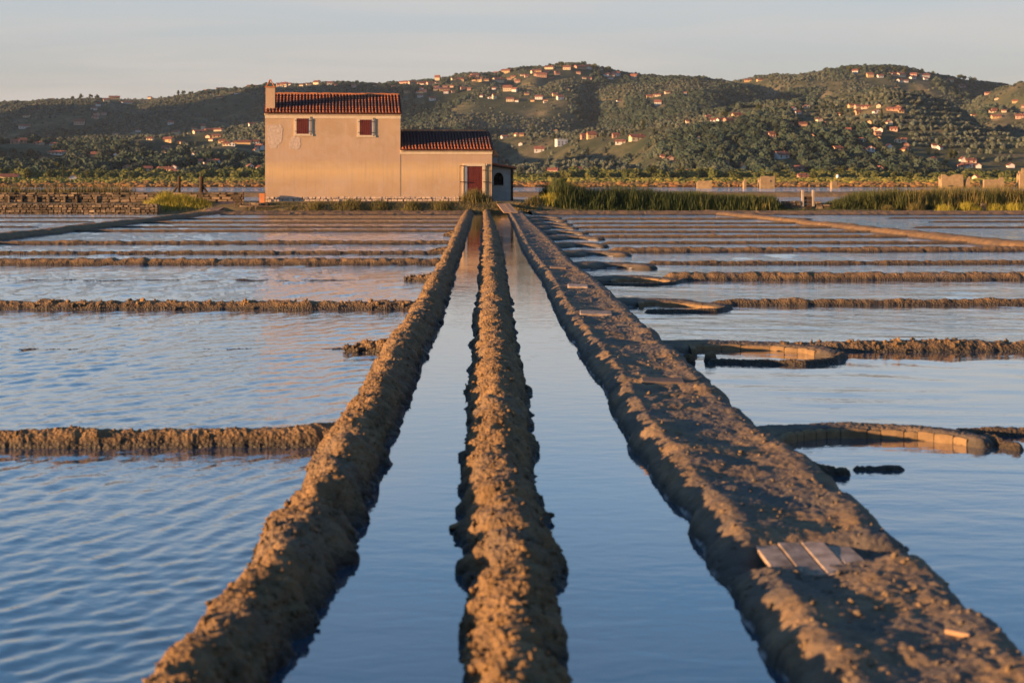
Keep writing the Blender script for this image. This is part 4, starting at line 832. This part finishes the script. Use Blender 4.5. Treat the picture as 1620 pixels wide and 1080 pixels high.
# trees that nobody could count: points carrying jagged crowns
def foliage_mat(name):
    n = NT(name, .9, .08); t = n.attr('tint', 'INSTANCER').outputs['Color']
    c = n.mix(1.0, t, n.ramp(n.noise(n.coord('Object'), 2.2, 3), [(.3, (.6, .6, .6)), (.7, (1.35, 1.3, 1.2))]), 'MULTIPLY'); n.col(c); return n.m
M['wood_foliage'] = foliage_mat('hillside_foliage')
def scatter(name, P, S, T, label, cat, subdiv=3, rough=.55, freq=2.2):
    me = bpy.data.meshes.new(name); P = np.asarray(P, np.float32); me.vertices.add(len(P)); me.vertices.foreach_set('co', P.ravel()); me.update()
    add_attr(me, 'sc', S, 'FLOAT_VECTOR'); add_attr(me, 'tint', np.concatenate([T, np.ones((len(T), 1))], 1), 'FLOAT_COLOR')
    o = link(name, me); tag(o, label, cat, kind='stuff')
    g = bpy.data.node_groups.new(name, 'GeometryNodeTree'); g.interface.new_socket('Geometry', in_out='INPUT', socket_type='NodeSocketGeometry'); g.interface.new_socket('Geometry', in_out='OUTPUT', socket_type='NodeSocketGeometry')
    N, Lk = g.nodes, g.links; gi, go = N.new('NodeGroupInput'), N.new('NodeGroupOutput')
    ico = N.new('GeometryNodeMeshIcoSphere'); ico.inputs['Radius'].default_value = 1; ico.inputs['Subdivisions'].default_value = subdiv
    nz_ = N.new('ShaderNodeTexNoise'); nz_.inputs['Scale'].default_value = freq; nz_.inputs['Detail'].default_value = 5; nz_.inputs['Roughness'].default_value = .8
    sub = N.new('ShaderNodeMath'); sub.operation = 'MULTIPLY_ADD'; sub.inputs[1].default_value = rough * 4; sub.inputs[2].default_value = -rough * 2
    nrm = N.new('GeometryNodeInputNormal'); vm = N.new('ShaderNodeVectorMath'); vm.operation = 'SCALE'; sp = N.new('GeometryNodeSetPosition')
    Lk.new(nz_.outputs[0], sub.inputs[0]); Lk.new(nrm.outputs[0], vm.inputs[0]); Lk.new(sub.outputs[0], vm.inputs['Scale']); Lk.new(ico.outputs['Mesh'], sp.inputs['Geometry']); Lk.new(vm.outputs[0], sp.inputs['Offset'])
    sm = N.new('GeometryNodeSetMaterial'); sm.inputs['Material'].default_value = M['wood_foliage']; Lk.new(sp.outputs[0], sm.inputs['Geometry'])
    ip = N.new('GeometryNodeInstanceOnPoints'); rv = N.new('FunctionNodeRandomValue'); rv.data_type = 'FLOAT_VECTOR'; rv.inputs[1].default_value = (.35, .35, 6.283); rv.inputs[0].default_value = (-.35, -.35, 0)
    na = N.new('GeometryNodeInputNamedAttribute'); na.data_type = 'FLOAT_VECTOR'; na.inputs['Name'].default_value = 'sc'
    Lk.new(gi.outputs[0], ip.inputs['Points']); Lk.new(sm.outputs[0], ip.inputs['Instance']); Lk.new(rv.outputs[0], ip.inputs['Rotation']); Lk.new(na.outputs[0], ip.inputs['Scale']); Lk.new(ip.outputs[0], go.inputs[0])
    md = o.modifiers.new('scatter', 'NODES'); md.node_group = g; return o
NT_ = 330000
u = rng.uniform(-330, 1950, NT_); Yt = np.sqrt(rng.uniform(905 ** 2, 2720 ** 2, NT_)); Xt = (u - 810) / F * Yt; Zt = hill_z(Xt, Yt)
q = np.stack([Xt, Yt, 0 * Xt], 1); forest = fbm(q / 190, 4, 551); meadow = fbm(q / 110, 3, 561); rows_ = (Zt / 5.0) % 1
terr = np.clip(fbm(q / 260, 2, 521) * 3 + .45, 0, 1)
dens = np.where(forest > .12, .85, np.where(meadow > .12, .05, .42)) * np.where((terr > .3) & (forest < .16), np.where(rows_ < .45, 1.5, .10), 1)
keep = rng.random(NT_) < dens
for row in HS.split(';'):
    hx, hy, hw_ = [float(t_) for t_ in row.split()[:3]]; p = cast(hx, hy); keep &= ~((np.abs(Xt - p.x) < hw_ * p.y / F * .6 + 2.5) & (Yt > p.y - 48) & (Yt < p.y + 9))
Xt, Yt, Zt, forest, q = Xt[keep], Yt[keep], Zt[keep], forest[keep], q[keep]
nk = len(Xt); fw = np.clip((forest - .05) * 6, 0, 1)
rad = np.where(fw > .5, rng.uniform(1.4, 3.3, nk), rng.uniform(.9, 1.9, nk)) * rng.uniform(.8, 1.2, nk); hgt = rad * rng.uniform(.75, 1.35, nk)
hue = rng.random((nk, 1)); olive = np.array([.062, .082, .046]) * (1 - hue) + np.array([.098, .105, .05]) * hue; dark = np.array([.024, .042, .022]) * (1 - hue) + np.array([.046, .06, .028]) * hue
tint = (olive * (1 - fw[:, None]) + dark * fw[:, None]) * rng.uniform(.55, 1.45, (nk, 1)) * np.array([.90, .93, 1.5])  # raised blue puts distance haze into the foliage colour
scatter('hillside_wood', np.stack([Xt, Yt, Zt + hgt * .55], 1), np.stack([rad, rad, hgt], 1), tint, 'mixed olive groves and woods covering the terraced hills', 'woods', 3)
# scrub and samphire on the flats beyond the lagoon
n_ = 9000; u = rng.uniform(-200, 1800, n_); Yt = rng.uniform(545, 900, n_); Xt = (u - 810) / F * Yt; Zt = hill_z(Xt, Yt); back = np.clip((Yt - 640) / 60 + rng.normal(0, .5, n_), 0, 1)
rad = rng.uniform(.5, 1.5, n_); hh = rng.uniform(.25, .75, n_) * (1 + back * .5); w_ = back[:, None]; hue = rng.random((n_, 1))
tint = (np.array([.21, .105, .05]) * hue + np.array([.17, .13, .055]) * (1 - hue)) * (1 - w_) + (np.array([.20, .18, .045]) * hue + np.array([.09, .11, .03]) * (1 - hue)) * w_
scatter('marsh_scrub', np.stack([Xt, Yt, Zt + hh * .3], 1), np.stack([rad * 1.6, rad, hh], 1), tint, 'low reddish and yellow-green scrub on the flats beyond the lagoon', 'scrub', 2)
n_ = 2600; u = rng.uniform(-200, 1800, n_); Yt = rng.uniform(872, 915, n_); Xt = (u - 810) / F * Yt; Zt = hill_z(Xt, Yt); rad = rng.uniform(.8, 2.6, n_) * (.6 + .8 * (fbm(np.stack([Xt / 40, Yt / 40, 0 * Xt], 1), 2, 571) + .5).clip(.2, 1.2)); hue = rng.random((n_, 1))
tint = (np.array([.045, .06, .02]) * hue + np.array([.10, .105, .035]) * (1 - hue)) * rng.uniform(.7, 1.2, (n_, 1))
scatter('hedgerow', np.stack([Xt, Yt, Zt + rad * .6], 1), np.stack([rad, rad, rad * 1.0], 1), tint, 'tangled dark hedgerow along the foot of the hills', 'hedgerow', 3)

# single trees one can tell apart
def leaf_cloud(n_, rx, rz, z0, lumps, leaf, seed, cone=False):
    r = np.random.default_rng(seed); C = []
    if cone:
        t = r.random(n_) ** .8; ang = r.uniform(0, 6.283, n_); rr = rx * np.sin(np.clip(t * 1.0, 0, 1) * math.pi * .82 + .45) * r.uniform(.75, 1.05, n_) * (1 - t * .35); P = np.stack([rr * np.cos(ang), rr * np.sin(ang), z0 + t * rz], 1)
    else:
        L = r.normal(0, .48, (lumps, 3)); L /= np.maximum(1, np.linalg.norm(L, axis=1) / .8)[:, None]; k = r.integers(0, lumps, n_); d = r.normal(0, 1, (n_, 3)); d /= np.linalg.norm(d, axis=1)[:, None]
        P = L[k] + d * r.uniform(.22, .46, (n_, 1)); P = P * np.array([rx, rx, rz / 2]) + np.array([0, 0, z0 + rz / 2])
    a = r.normal(0, 1, (n_, 3)); a /= np.linalg.norm(a, axis=1)[:, None]; b = np.cross(a, r.normal(0, 1, (n_, 3))); b /= np.linalg.norm(b, axis=1)[:, None]; s_ = leaf * r.uniform(.6, 1.4, (n_, 1))
    V = np.stack([P - a * s_, P + b * s_ * .6, P + a * s_, P - b * s_ * .6], 1).reshape(-1, 3); return V, np.arange(4 * n_).reshape(-1, 4)
def leaf_mat(name, c0, c1):
    n = NT(name, .8, .15); c = n.ramp(n.noise(n.coord('Object'), 1.2, 4, .7), [(.3, c0), (.7, c1)]); n.col(n.mix(1.0, c, n.ramp(n.rand(), [(0, (.75, .8, .7)), (1, (1.3, 1.2, 1.1))]), 'MULTIPLY')); return n.m
M['cypress'] = leaf_mat('cypress_leaf', (.022, .034, .015), (.05, .06, .025)); M['broad'] = leaf_mat('broad_leaf', (.04, .055, .018), (.10, .105, .036)); M['bark'] = m_noise('bark', (.05, .04, .03), (.1, .08, .06), 3)
cyp = [mesh_np('crown', *leaf_cloud(420, .16, .96, .04, 0, .055, 600 + k, True)) for k in range(3)]; rnd = [mesh_np('crown', *leaf_cloud(520, .5, .84, .16, 9, .075, 610 + k)) for k in range(4)]
for m_ in cyp: m_.materials.append(M['cypress'])
for m_ in rnd: m_.materials.append(M['broad'])
trk = bm_mesh('trunk', lambda bm: [tube(bm, (0, 0, -.06), (.01, 0, .3), .035, .025, 7), tube(bm, (.01, 0, .28), (.1, .04, .5), .02, .008, 5), tube(bm, (.01, 0, .26), (-.1, -.03, .48), .018, .008, 5)]); trk.materials.append(M['bark'])
def zone(px, py):
    if py > 258: return 'at the foot of the hills'
    if px < 420: return 'behind the timber posts' if py > 190 else 'on the ridge behind the chimney'
    if px < 1010 and py < 165: return 'near the highest summit'
    if px < 1010: return 'beyond the wing roof'
    if py < 150: return 'on the second hilltop'
    if px > 1500: return 'on the spur behind the ruins'
    return 'above the square ruin'
def place(name, px, ytop, ybase, wpx, meshes, label, cat, group, i):
    p = cast(px, ybase); s_ = p.y / F; h = (ybase - ytop) * s_; o = empty(name, p - Vector((0, 0, h * .04)), random.uniform(0, 6), label=label, cat=cat, group=group)
    w_ = wpx * s_ / (.32 if name == 'cypress' else 1.0); cr_ = link('crown', meshes[i % len(meshes)], None, o, scale=(w_, w_, h)); link('trunk', trk, None, o, scale=(h * .8, h * .8, h)); return o
# ------------------------------------------------------------------ hillside houses: centre px, base row, width, height, wall colour
WC = {'w': ((.55, .55, .54), 'white'), 'c': ((.56, .47, .34), 'cream'), 'o': ((.50, .36, .20), 'ochre'), 'p': ((.46, .32, .26), 'pink'), 'r': ((.37, .23, .17), 'brick-red'), 'f': ((.58, .58, .58), 'white')}
for k_, (c_, _) in WC.items(): M['hw_' + k_] = m_noise('house_wall_' + _.replace(' ', '_'), tuple(x * .85 for x in c_), tuple(min(.8, x * 1.1) for x in c_), .4, .9, .1, kind='World')
M['hroof'] = m_noise('village_roof_tiles', (.19, .08, .055), (.30, .125, .085), .5, .9, .1, kind='World', rnd=.3); M['pane'] = m_noise('dark_window', (.02, .02, .025), (.05, .05, .06), 1, .3, .5)
pane_me = bm_mesh('window', lambda bm: box(bm, -.5, .5, -.06, .1, 0, 1)); pane_me.materials.append(M['pane'])
def gable(bm): prism(bm, [(-.5, 0), (.5, 0), (.5, .66), (0, 1 - .06), (-.5, .66)], 'x', -.5, .5)
def gable_roof(bm): prism(bm, [(-.62, .62), (0, 1.0), (.62, .62), (.62, .56), (0, .93), (-.62, .56)], 'x', -.55, .55)
def flat_roof(bm): box(bm, -.54, .54, -.54, .54, .95, 1.02)
GW = {k_: bm_mesh('wall', gable) for k_ in WC}; GW['f'] = bm_mesh('wall', lambda bm: box(bm, -.5, .5, -.5, .5, 0, .96))
for k_ in WC: GW[k_].materials.append(M['hw_' + k_])
GR = bm_mesh('roof', gable_roof); GR.materials.append(M['hroof']); FR = bm_mesh('roof', flat_roof); FR.materials.append(M['hw_w'])
chm = bm_mesh('chimney', lambda bm: box(bm, .2, .28, -.2, -.1, .7, 1.08)); chm.materials.append(M['hroof'])
rr = random.Random(5)
def hdesc(row):
    x, y, w_, h_, k_ = row.split(); w_, h_ = float(w_), float(h_)
    return ('long low' if w_ > 2.6 * h_ else ('tall' if h_ > .85 * w_ else ('large' if w_ >= 14 else 'small'))) + ' ' + WC[k_][1]
def near_house(x, y, skip=None):
    best = min((r_ for r_ in HS.split(';') if r_ != skip), key=lambda r_: (float(r_.split()[0]) - x) ** 2 + 2 * (float(r_.split()[1]) - y) ** 2); return hdesc(best)
for row in HS.split(';'):
    x, y, w_, h_, k_ = row.split(); x, y, w_, h_ = map(float, (x, y, w_, h_)); p = cast(x, y); s_ = p.y / F; W_, H_ = w_ * s_, max(h_ * s_, 3.2); D_ = max(min(W_ * .8, 12), 5.0)
    z_ = zone(x, y); size = 'long low' if w_ > 2.6 * h_ else ('tall' if h_ > .85 * w_ else ('large' if w_ >= 14 else 'small'))
    gp_ = 'houses ' + z_; o = empty('hill_house', p + Vector((0, D_ * .35, -.1)), rr.uniform(-.45, .45), label='%s house by a %s one %s' % (hdesc(row) + (' flat-roofed' if k_ == 'f' else ''), near_house(x, y, row), z_), cat='house', group=gp_)
    H2 = H_ + .6; turn = 0
    if W_ < D_ * 1.15 and rr.random() < .5: turn = math.pi / 2
    wl_o = link('wall', GW[k_], None, o, (0, 0, -.6), (0, 0, turn), (W_ if not turn else D_, D_ if not turn else W_, H2)); rf_ = link('roof', FR if k_ == 'f' else GR, None, o, (0, 0, -.6), (0, 0, turn), (W_ if not turn else D_, D_ if not turn else W_, H2))
    if k_ != 'f' and w_ >= 9: link('chimney', chm, None, rf_)
    if w_ >= 9 and h_ >= 5:
        nwin = max(2, int(W_ / 3.2)); floors = 2 if h_ >= 8 else 1; fy = -(D_ / 2)
        for fl in range(floors):
            for k in range(nwin): link('window', pane_me, None, o, (-W_ / 2 + W_ * (k + .5) / nwin, fy, H2 * (.12 + .30 * fl)), None, (.95, 1, 1.35))

CYP = [(1090,137,151),(1215,193,208),(1220,195,209),(1228,194,216),(1242,203,221),(1194,204,229),(1139,204,216),(1136,239,256),(1158,239,255),(1121,244,262),(1054,226,240),(1004,191,204),(1017,190,206),(1020,190,204),(957,205,219),(986,203,215),(877,210,228),(843,195,211),(1254,205,222),(1312,207,220),(1331,169,184),(1318,164,177),(1395,174,192),(1306,165,177),(1299,257,275),(1308,259,273),(1341,252,264),(1490,218,234),(1469,233,247),(774,118,128),(401,240,256),(363,240,259),(226,235,258),(100,252,284),(1035,203,216),(1147,205,217),(1246,207,219),(930,233,246),(970,247,262),(962,250,263)]
for i, (x, a, b) in enumerate(CYP): place('cypress', x, a, b, 4.2, cyp, '%s cypress near %s house %s' % ('tall dark' if b - a > 15 else ('short dark' if b - a < 13 else 'slender dark'), near_house(x, b), zone(x, b)), 'cypress', 'cypresses ' + zone(x, b), i)
place('poplar_tree', 1033, 261, 284, 19, rnd, 'lone full-crowned olive-green tree at the foot of the terraces', 'tree', None, 1)
RND = [(128,141,151,8),(143,142,151,7),(153,141,150,9),(114,143,151,8),(282,139,148,6),(290,140,148,7),(302,141,148,9),(45,262,286,17),(78,268,285,12),(90,257,272,10),(1078,263,275,9),(1170,273,287,16),(1503,237,254,9),(1511,238,254,8),(1345,104,115,16),(1362,105,114,14),(1395,105,114,12),(1415,106,115,10),(1431,106,116,10),(1458,107,118,10),(1476,108,117,9),(1520,116,128,16),(1540,117,130,15),(870,99,108,10),(886,98,107,14),(923,97,106,9),(942,99,112,18),(960,103,116,16),(1440,274,287,13),(1415,272,286,11),(1495,250,262,10),(1200,165,180,14),(1147,176,187,12),(745,122,131,14),(210,271,286,9),(240,266,279,8),(138,270,285,9),(1330,262,283,11),(1288,268,286,9)]
for i, (x, a, b, w_) in enumerate(RND): place('broad_tree', x, a, b, w_, rnd, '%s tree near %s house %s' % ('broad round' if w_ > 13 else ('small round' if w_ < 10 else 'rounded'), near_house(x, b), zone(x, b)), 'tree', 'round trees ' + zone(x, b), i)

# ------------------------------------------------------------------ ruins and marker on the flats
M['ruin'] = m_noise('ochre_ruin_stone', (.20, .145, .085), (.34, .25, .15), .9, .95, .1, 3, .08, 'World')  # warm brown stone colour for the ruin walls
def ruin(px0, px1, top, base, label, profile, Y=470.0, depth=4.0):
    s_ = Y / F; W_ = (px1 - px0) * s_; zb_ = .1; H_ = CH + (YH - top) * s_ - zb_; o = empty('ruined_house', ((px0 + px1) / 2 * s_ - 810 * s_, Y, zb_), R(random.uniform(-6, 6)), label=label, cat='ruin')
    poly = [(-W_ / 2, -.4)] + [(-W_ / 2 + W_ * a, H_ * b) for a, b in profile] + [(W_ / 2, -.4)]
    link('front_wall', bm_mesh('front_wall', lambda bm: prism(bm, poly, 'y', 0, .5)), M['ruin'], o)
    link('back_wall', bm_mesh('back_wall', lambda bm: prism(bm, [(a, b * .86) for a, b in poly], 'y', depth, depth + .5)), M['ruin'], o)
    for s2 in (-1, 1): link('side_wall', bm_mesh('side_wall', lambda bm: prism(bm, [(.503, -.4), (.503, H_ * .8), (depth * .5, H_ * .6), (depth - .003, H_ * .75), (depth - .003, -.4)], 'x', s2 * W_ / 2 - (.45 if s2 > 0 else 0) - .003 * s2, s2 * W_ / 2 + (.45 if s2 < 0 else 0) - .003 * s2)), M['ruin'], o)
    return o
def opening(o, x, z, w_, h_): bx('window_opening', (x - w_ / 2, x + w_ / 2, -.02, .3, z, z + h_), M['pane'], o)
o = ruin(1203, 1226, 278.5, 291, 'square roofless stone ruin with a notched top and one opening', [(0, .97), (.35, 1), (.62, .98), (.66, .9), (.72, .98), (1, 1.0)]); opening(o, 1.0, 1.9, .5, .6)
ruin(1103, 1126, 285, 291, 'low broken stone ruin like a long stump', [(0, .8), (.15, 1), (.3, .85), (.8, .95), (1, .85)])
o = ruin(1490, 1523.5, 276, 291.5, 'wide roofless ruin with a ragged top and collapsed corner', [(0, 1), (.15, 1.0), (.3, .86), (.45, .9), (.55, .98), (.75, 1.0), (1, .97)]); opening(o, -.6, .4, 1.6, .5)
ruin(1528, 1535, 279, 291.5, 'slim leaning fragment of ruined wall', [(0, .4), (.4, .8), (.8, 1), (1, .95)], depth=2.0)
ruin(1557, 1588, 281, 291.5, 'low ruin with one taller end standing', [(0, .82), (.5, .84), (.72, .74), (.8, 1), (.95, 1.02), (1, .9)])
ruin(1614, 1634, 266, 291.5, 'tall narrow ruin with a chimney stack', [(0, .72), (.12, .74), (.14, 1), (.32, 1), (.34, .74), (1, .7)])
ruin(1177, 1181, 283, 290, 'thin stump of stone wall near the square ruin', [(0, .7), (.5, 1), (1, .9)], depth=1.5)
ruin(1316, 1327, 286, 290, 'small low block of sunlit masonry by the white ball marker', [(0, .9), (.5, 1), (1, .9)], depth=1.5)
M['white_paint'] = m_noise('white_paint', (.68, .7, .72), (.76, .77, .78), 1, .5, .4)
p = at(1325, 291, 430); mk = empty('ball_marker', p, 0, label='white rounded marker on a thin pole above the low masonry block', cat='marker')
link('pole', bm_mesh('pole', lambda bm: tube(bm, (0, 0, -.5), (0, 0, 1.7), .09, .07, 8)), M['old_wood'], mk)
def ball(bm):
    bmesh.ops.create_uvsphere(bm, u_segments=14, v_segments=10, radius=.45, matrix=Matrix.Translation((0, 0, 2.1)) @ Matrix.Diagonal((1, 1, 1.25, 1)))
link('ball', bm_mesh('ball', ball), M['white_paint'], mk)
print('hills done', nk)

# ------------------------------------------------------------------ grasses and reeds
def blade_mat(name, stops):
    n = NT(name, .75, .2); a = n.attr('hue').outputs['Fac']; n.col(n.ramp(a, stops)); return n.m
M['reed'] = blade_mat('reed_leaf', [(0, (.018, .032, .012)), (.5, (.036, .055, .018)), (.85, (.075, .085, .028)), (1, (.17, .13, .055))])
M['reed_dry'] = blade_mat('mixed_reed', [(0, (.03, .042, .014)), (.4, (.07, .08, .024)), (.7, (.16, .12, .045)), (1, (.26, .17, .075))])
M['grass_y'] = blade_mat('yellow_grass', [(0, (.14, .16, .025)), (.5, (.30, .27, .04)), (1, (.46, .34, .09))])
M['grass_d'] = blade_mat('bank_grass_blades', [(0, (.045, .055, .022)), (.45, (.10, .095, .035)), (.8, (.21, .16, .06)), (1, (.30, .20, .09))])
def blades(P, Hh, W_, lean, seed, hue=None):
    r = np.random.default_rng(seed); n_ = len(P); P = np.asarray(P, float); ang = r.uniform(0, 6.283, n_); wd = np.stack([np.cos(ang), np.sin(ang), 0 * ang], 1) * (W_ * r.uniform(.6, 1.3, n_))[:, None]
    la = r.uniform(0, 6.283, n_); ld = np.stack([np.cos(la), np.sin(la), 0 * la], 1) * (lean * Hh * r.uniform(.2, 1.2, n_))[:, None]; up = np.stack([0 * la, 0 * la, Hh], 1)
    V = np.stack([P - wd, P + wd, P + wd * .75 + ld * .35 + up * .55, P - wd * .75 + ld * .35 + up * .55, P + ld + up], 1).reshape(-1, 3)
    b = 5 * np.arange(n_)[:, None]; Fc = np.concatenate([b + np.array([0, 1, 2]), b + np.array([0, 2, 3]), b + np.array([3, 2, 4])])
    me = mesh_np('blades', V, Fc); h_ = r.random(n_) if hue is None else hue; add_attr(me, 'hue', np.repeat(h_, 5)); return me
def veg(name, label, cat, n_, xr, yr, hfun, W_, lean, mat, seed, huef=None, kind='stuff'):
    r = np.random.default_rng(seed); X = r.uniform(*xr, n_); Y = r.uniform(*yr, n_); q = np.stack([X, Y, 0 * X], 1); cl = fbm(q * .8, 3, seed); h = hfun(X, Y, cl) * r.uniform(.34, .92, n_) * (1 + .25 * n1(X * .9, seed + 3)); h = h * np.clip((Y - yr[0] - .5 * n1(X * 1.1, seed) - .35 * n1(X * 3.7, seed + 1)) * 1.2 + .35, .0, 1) * np.clip(np.minimum(X - xr[0], xr[1] - X) / 1.0 + .3 + .5 * r.random(n_), 0, 1); k = h > .04
    X, Y, h, cl = X[k], Y[k], h[k], cl[k]; P = np.stack([X, Y, bank_z(X, Y) - .03], 1); hue = np.clip(r.random(len(X)) * .6 + .2 + cl * .5 if huef is None else huef(X, Y, h, cl, r), 0, 1)
    return tag(link(name, blades(P, h, W_, lean, seed, hue), M[mat]), label, cat, kind=kind)
pxX = lambda px, Y: (px - 810) / F * Y
# dark reed bed right of the house
RT = tb([(850, 1.2), (862, 1.95), (885, 2.05), (905, 1.85), (925, 1.6), (1000, 1.6), (1100, 1.45), (1125, 1.2), (1180, 1.15), (1225, 1.1), (1242, .4), (1305, .5), (1345, 1.3), (1400, 1.65), (1500, 1.8), (1620, 1.85), (1720, 1.8)])
veg('reed_bed', 'dense dark green reed bed between the shed and the stone sluice', 'reeds', 22000, (pxX(872, 99), pxX(1242, 99)), (97.6, 103), lambda X, Y, c: np.interp(810 + X / Y * F, *RT) * (1.05 + .12 * c), .022, .30, 'reed', 701)
veg('reed_bed', 'tall reed bed with tan stems beyond the sluice behind the tussocks', 'reeds', 22000, (pxX(1305, 99), pxX(1740, 99)), (98.0, 104), lambda X, Y, c: np.interp(810 + X / Y * F, *RT) * (1 + .14 * c), .020, .28, 'reed_dry', 702, lambda X, Y, h, c, r: r.random(len(X)) * .55 + np.clip((X - 25) / 14, -.2, .25) + c * .3)
veg('reed_clump', 'tallest dark reed clump rising behind the sunlit grass tuft', 'reeds', 2600, (pxX(853, 101), pxX(908, 101)), (99.5, 102.5), lambda X, Y, c: np.interp(810 + X / Y * F, *RT) * 1.0, .02, .22, 'reed', 703, lambda X, Y, h, c, r: r.random(len(X)) * .7 + .1, None)
veg('reed_bed', 'tawny and green reeds standing behind the dark rubble wall', 'reeds', 9000, (pxX(-90, 108), pxX(206, 108)), (106, 111), lambda X, Y, c: 1.45 + .25 * c, .022, .14, 'reed_dry', 704, lambda X, Y, h, c, r: r.random(len(X)) * .7 + .15 + c * .6)
# grass on the bank in front of the house
veg('bank_grass', 'dry and green grass along the bank below the farmhouse', 'grass', 16000, (pxX(386, 97.5), pxX(850, 97.5)), (96.3, 97.7), lambda X, Y, c: .16 + .24 * np.clip(c + .25, 0, 1) - .5 * ((np.abs(X - pxX(803, 98)) < .5)), .010, .45, 'grass_d', 705)
veg('bank_grass', 'low brown grass fringe under the dark reeds', 'grass', 7000, (pxX(850, 97.5), pxX(1400, 97.5)), (96.9, 98.2), lambda X, Y, c: .16 + .22 * np.clip(c + .2, 0, 1), .012, .5, 'reed', 706)
veg('verge_grass', 'thin grass on the path between the two stone walls', 'grass', 2500, (pxX(-90, 100), pxX(380, 100)), (98, 103.8), lambda X, Y, c: .14 * np.clip(c + .1, 0, 1), .012, .5, 'grass_d', 707)
def tuft(px, pyb, Y, w_, h_, mat, label, seed, name='grass_tuft', cat='grass tuft', n_=700, lean=.4, group=None):
    X0 = pxX(px, Y); r = np.random.default_rng(seed); a = r.normal(0, .38, (n_, 2)); a = a[(a ** 2).sum(1) < 1]; X = X0 + a[:, 0] * w_ / 2; Yy = Y + a[:, 1] * min(w_ / 2, .9); hh = h_ * (1 - .55 * (a ** 2).sum(1)) * r.uniform(.6, 1.1, len(X))
    z0 = bank_z(X, Yy) - .03; return tag(link(name, blades(np.stack([X, Yy, z0], 1), hh, .013, lean, seed, np.clip(r.random(len(X)) * .7 + .1, 0, 1)), M[mat]), label, cat, group)
tuft(752, 318, 98.2, 2.6, .95, 'grass_d', 'tall seeding grass tuft in front of the red door', 721, n_=900)
tuft(880, 320, 98.4, 2.9, .85, 'grass_y', 'sunlit yellow-green grass tuft at the edge of the dark reeds', 722, n_=1300)
tuft(845, 325, 98.0, 1.4, .6, 'grass_d', 'tawny grass tuft just past the plank ramp', 723)
tuft(280, 325, 97.6, 4.4, .78, 'grass_y', 'broad yellow-green shrub spilling over the low retaining wall', 724, 'grass_shrub', 'shrub', 2600, .5)
tuft(262, 315, 98.3, 1.4, 1.05, 'grass_y', 'taller green sprig rising from the yellow shrub', 725, 'grass_shrub', 'shrub', 700)
tuft(318, 327, 97.6, 2.0, .42, 'grass_y', 'low yellow grass at the foot of the dark board ramp', 726)
for i, (px, w_, h_) in enumerate(((555, 2.4, .72), (652, 1.3, .55), (600, 1.8, .5), (500, 1.2, .42), (700, 1.5, .5))):
    tuft(px, 320, 97.0, w_, h_, 'grass_d', ('widest', 'roundest', 'middling', 'smallest', 'last')[i] + ' bushy dry grass clump along the farmhouse plinth', 730 + i, 'grass_clump', 'grass clump', 800, .55)
for i, (px, w_, h_, mt) in enumerate(((1405, 1.2, .6, 'grass_d'), (1448, 1.4, .7, 'grass_d'), (1495, 1.7, .62, 'grass_y'), (1530, 1.3, .75, 'grass_y'), (1545, 1.0, .55, 'grass_y'), (1575, 1.8, .6, 'grass_y'), (1605, 1.6, .75, 'grass_y'), (1650, 1.8, .7, 'grass_y'))):
    tuft(px, 326, 97.3 + .2 * (i % 2), w_, h_, mt, 'rounded sunlit tussock in front of the tan-stemmed reeds', 740 + i, 'tussock', 'tussock', 700, .6, 'sunlit tussocks before the reeds')

# ------------------------------------------------------------------ evening haze
hm = bpy.data.materials.new('haze_air'); hm.use_nodes = True; hn = hm.node_tree.nodes; hn.clear()
ho = hn.new('ShaderNodeOutputMaterial'); hv = hn.new('ShaderNodeVolumePrincipled'); hv.inputs['Color'].default_value = (.62, .78, 1, 1); hv.inputs['Density'].default_value = .000032; hv.inputs['Anisotropy'].default_value = .1
hm.node_tree.links.new(hv.outputs[0], ho.inputs['Volume'])
tag(bx('haze', (-3500, 3300, -45, 3700, -1.3, 430), hm), kind='stuff')
print('triangles', sum(len(o.data.loops) - 2 * len(o.data.polygons) for o in bpy.data.objects if o.type == 'MESH'))
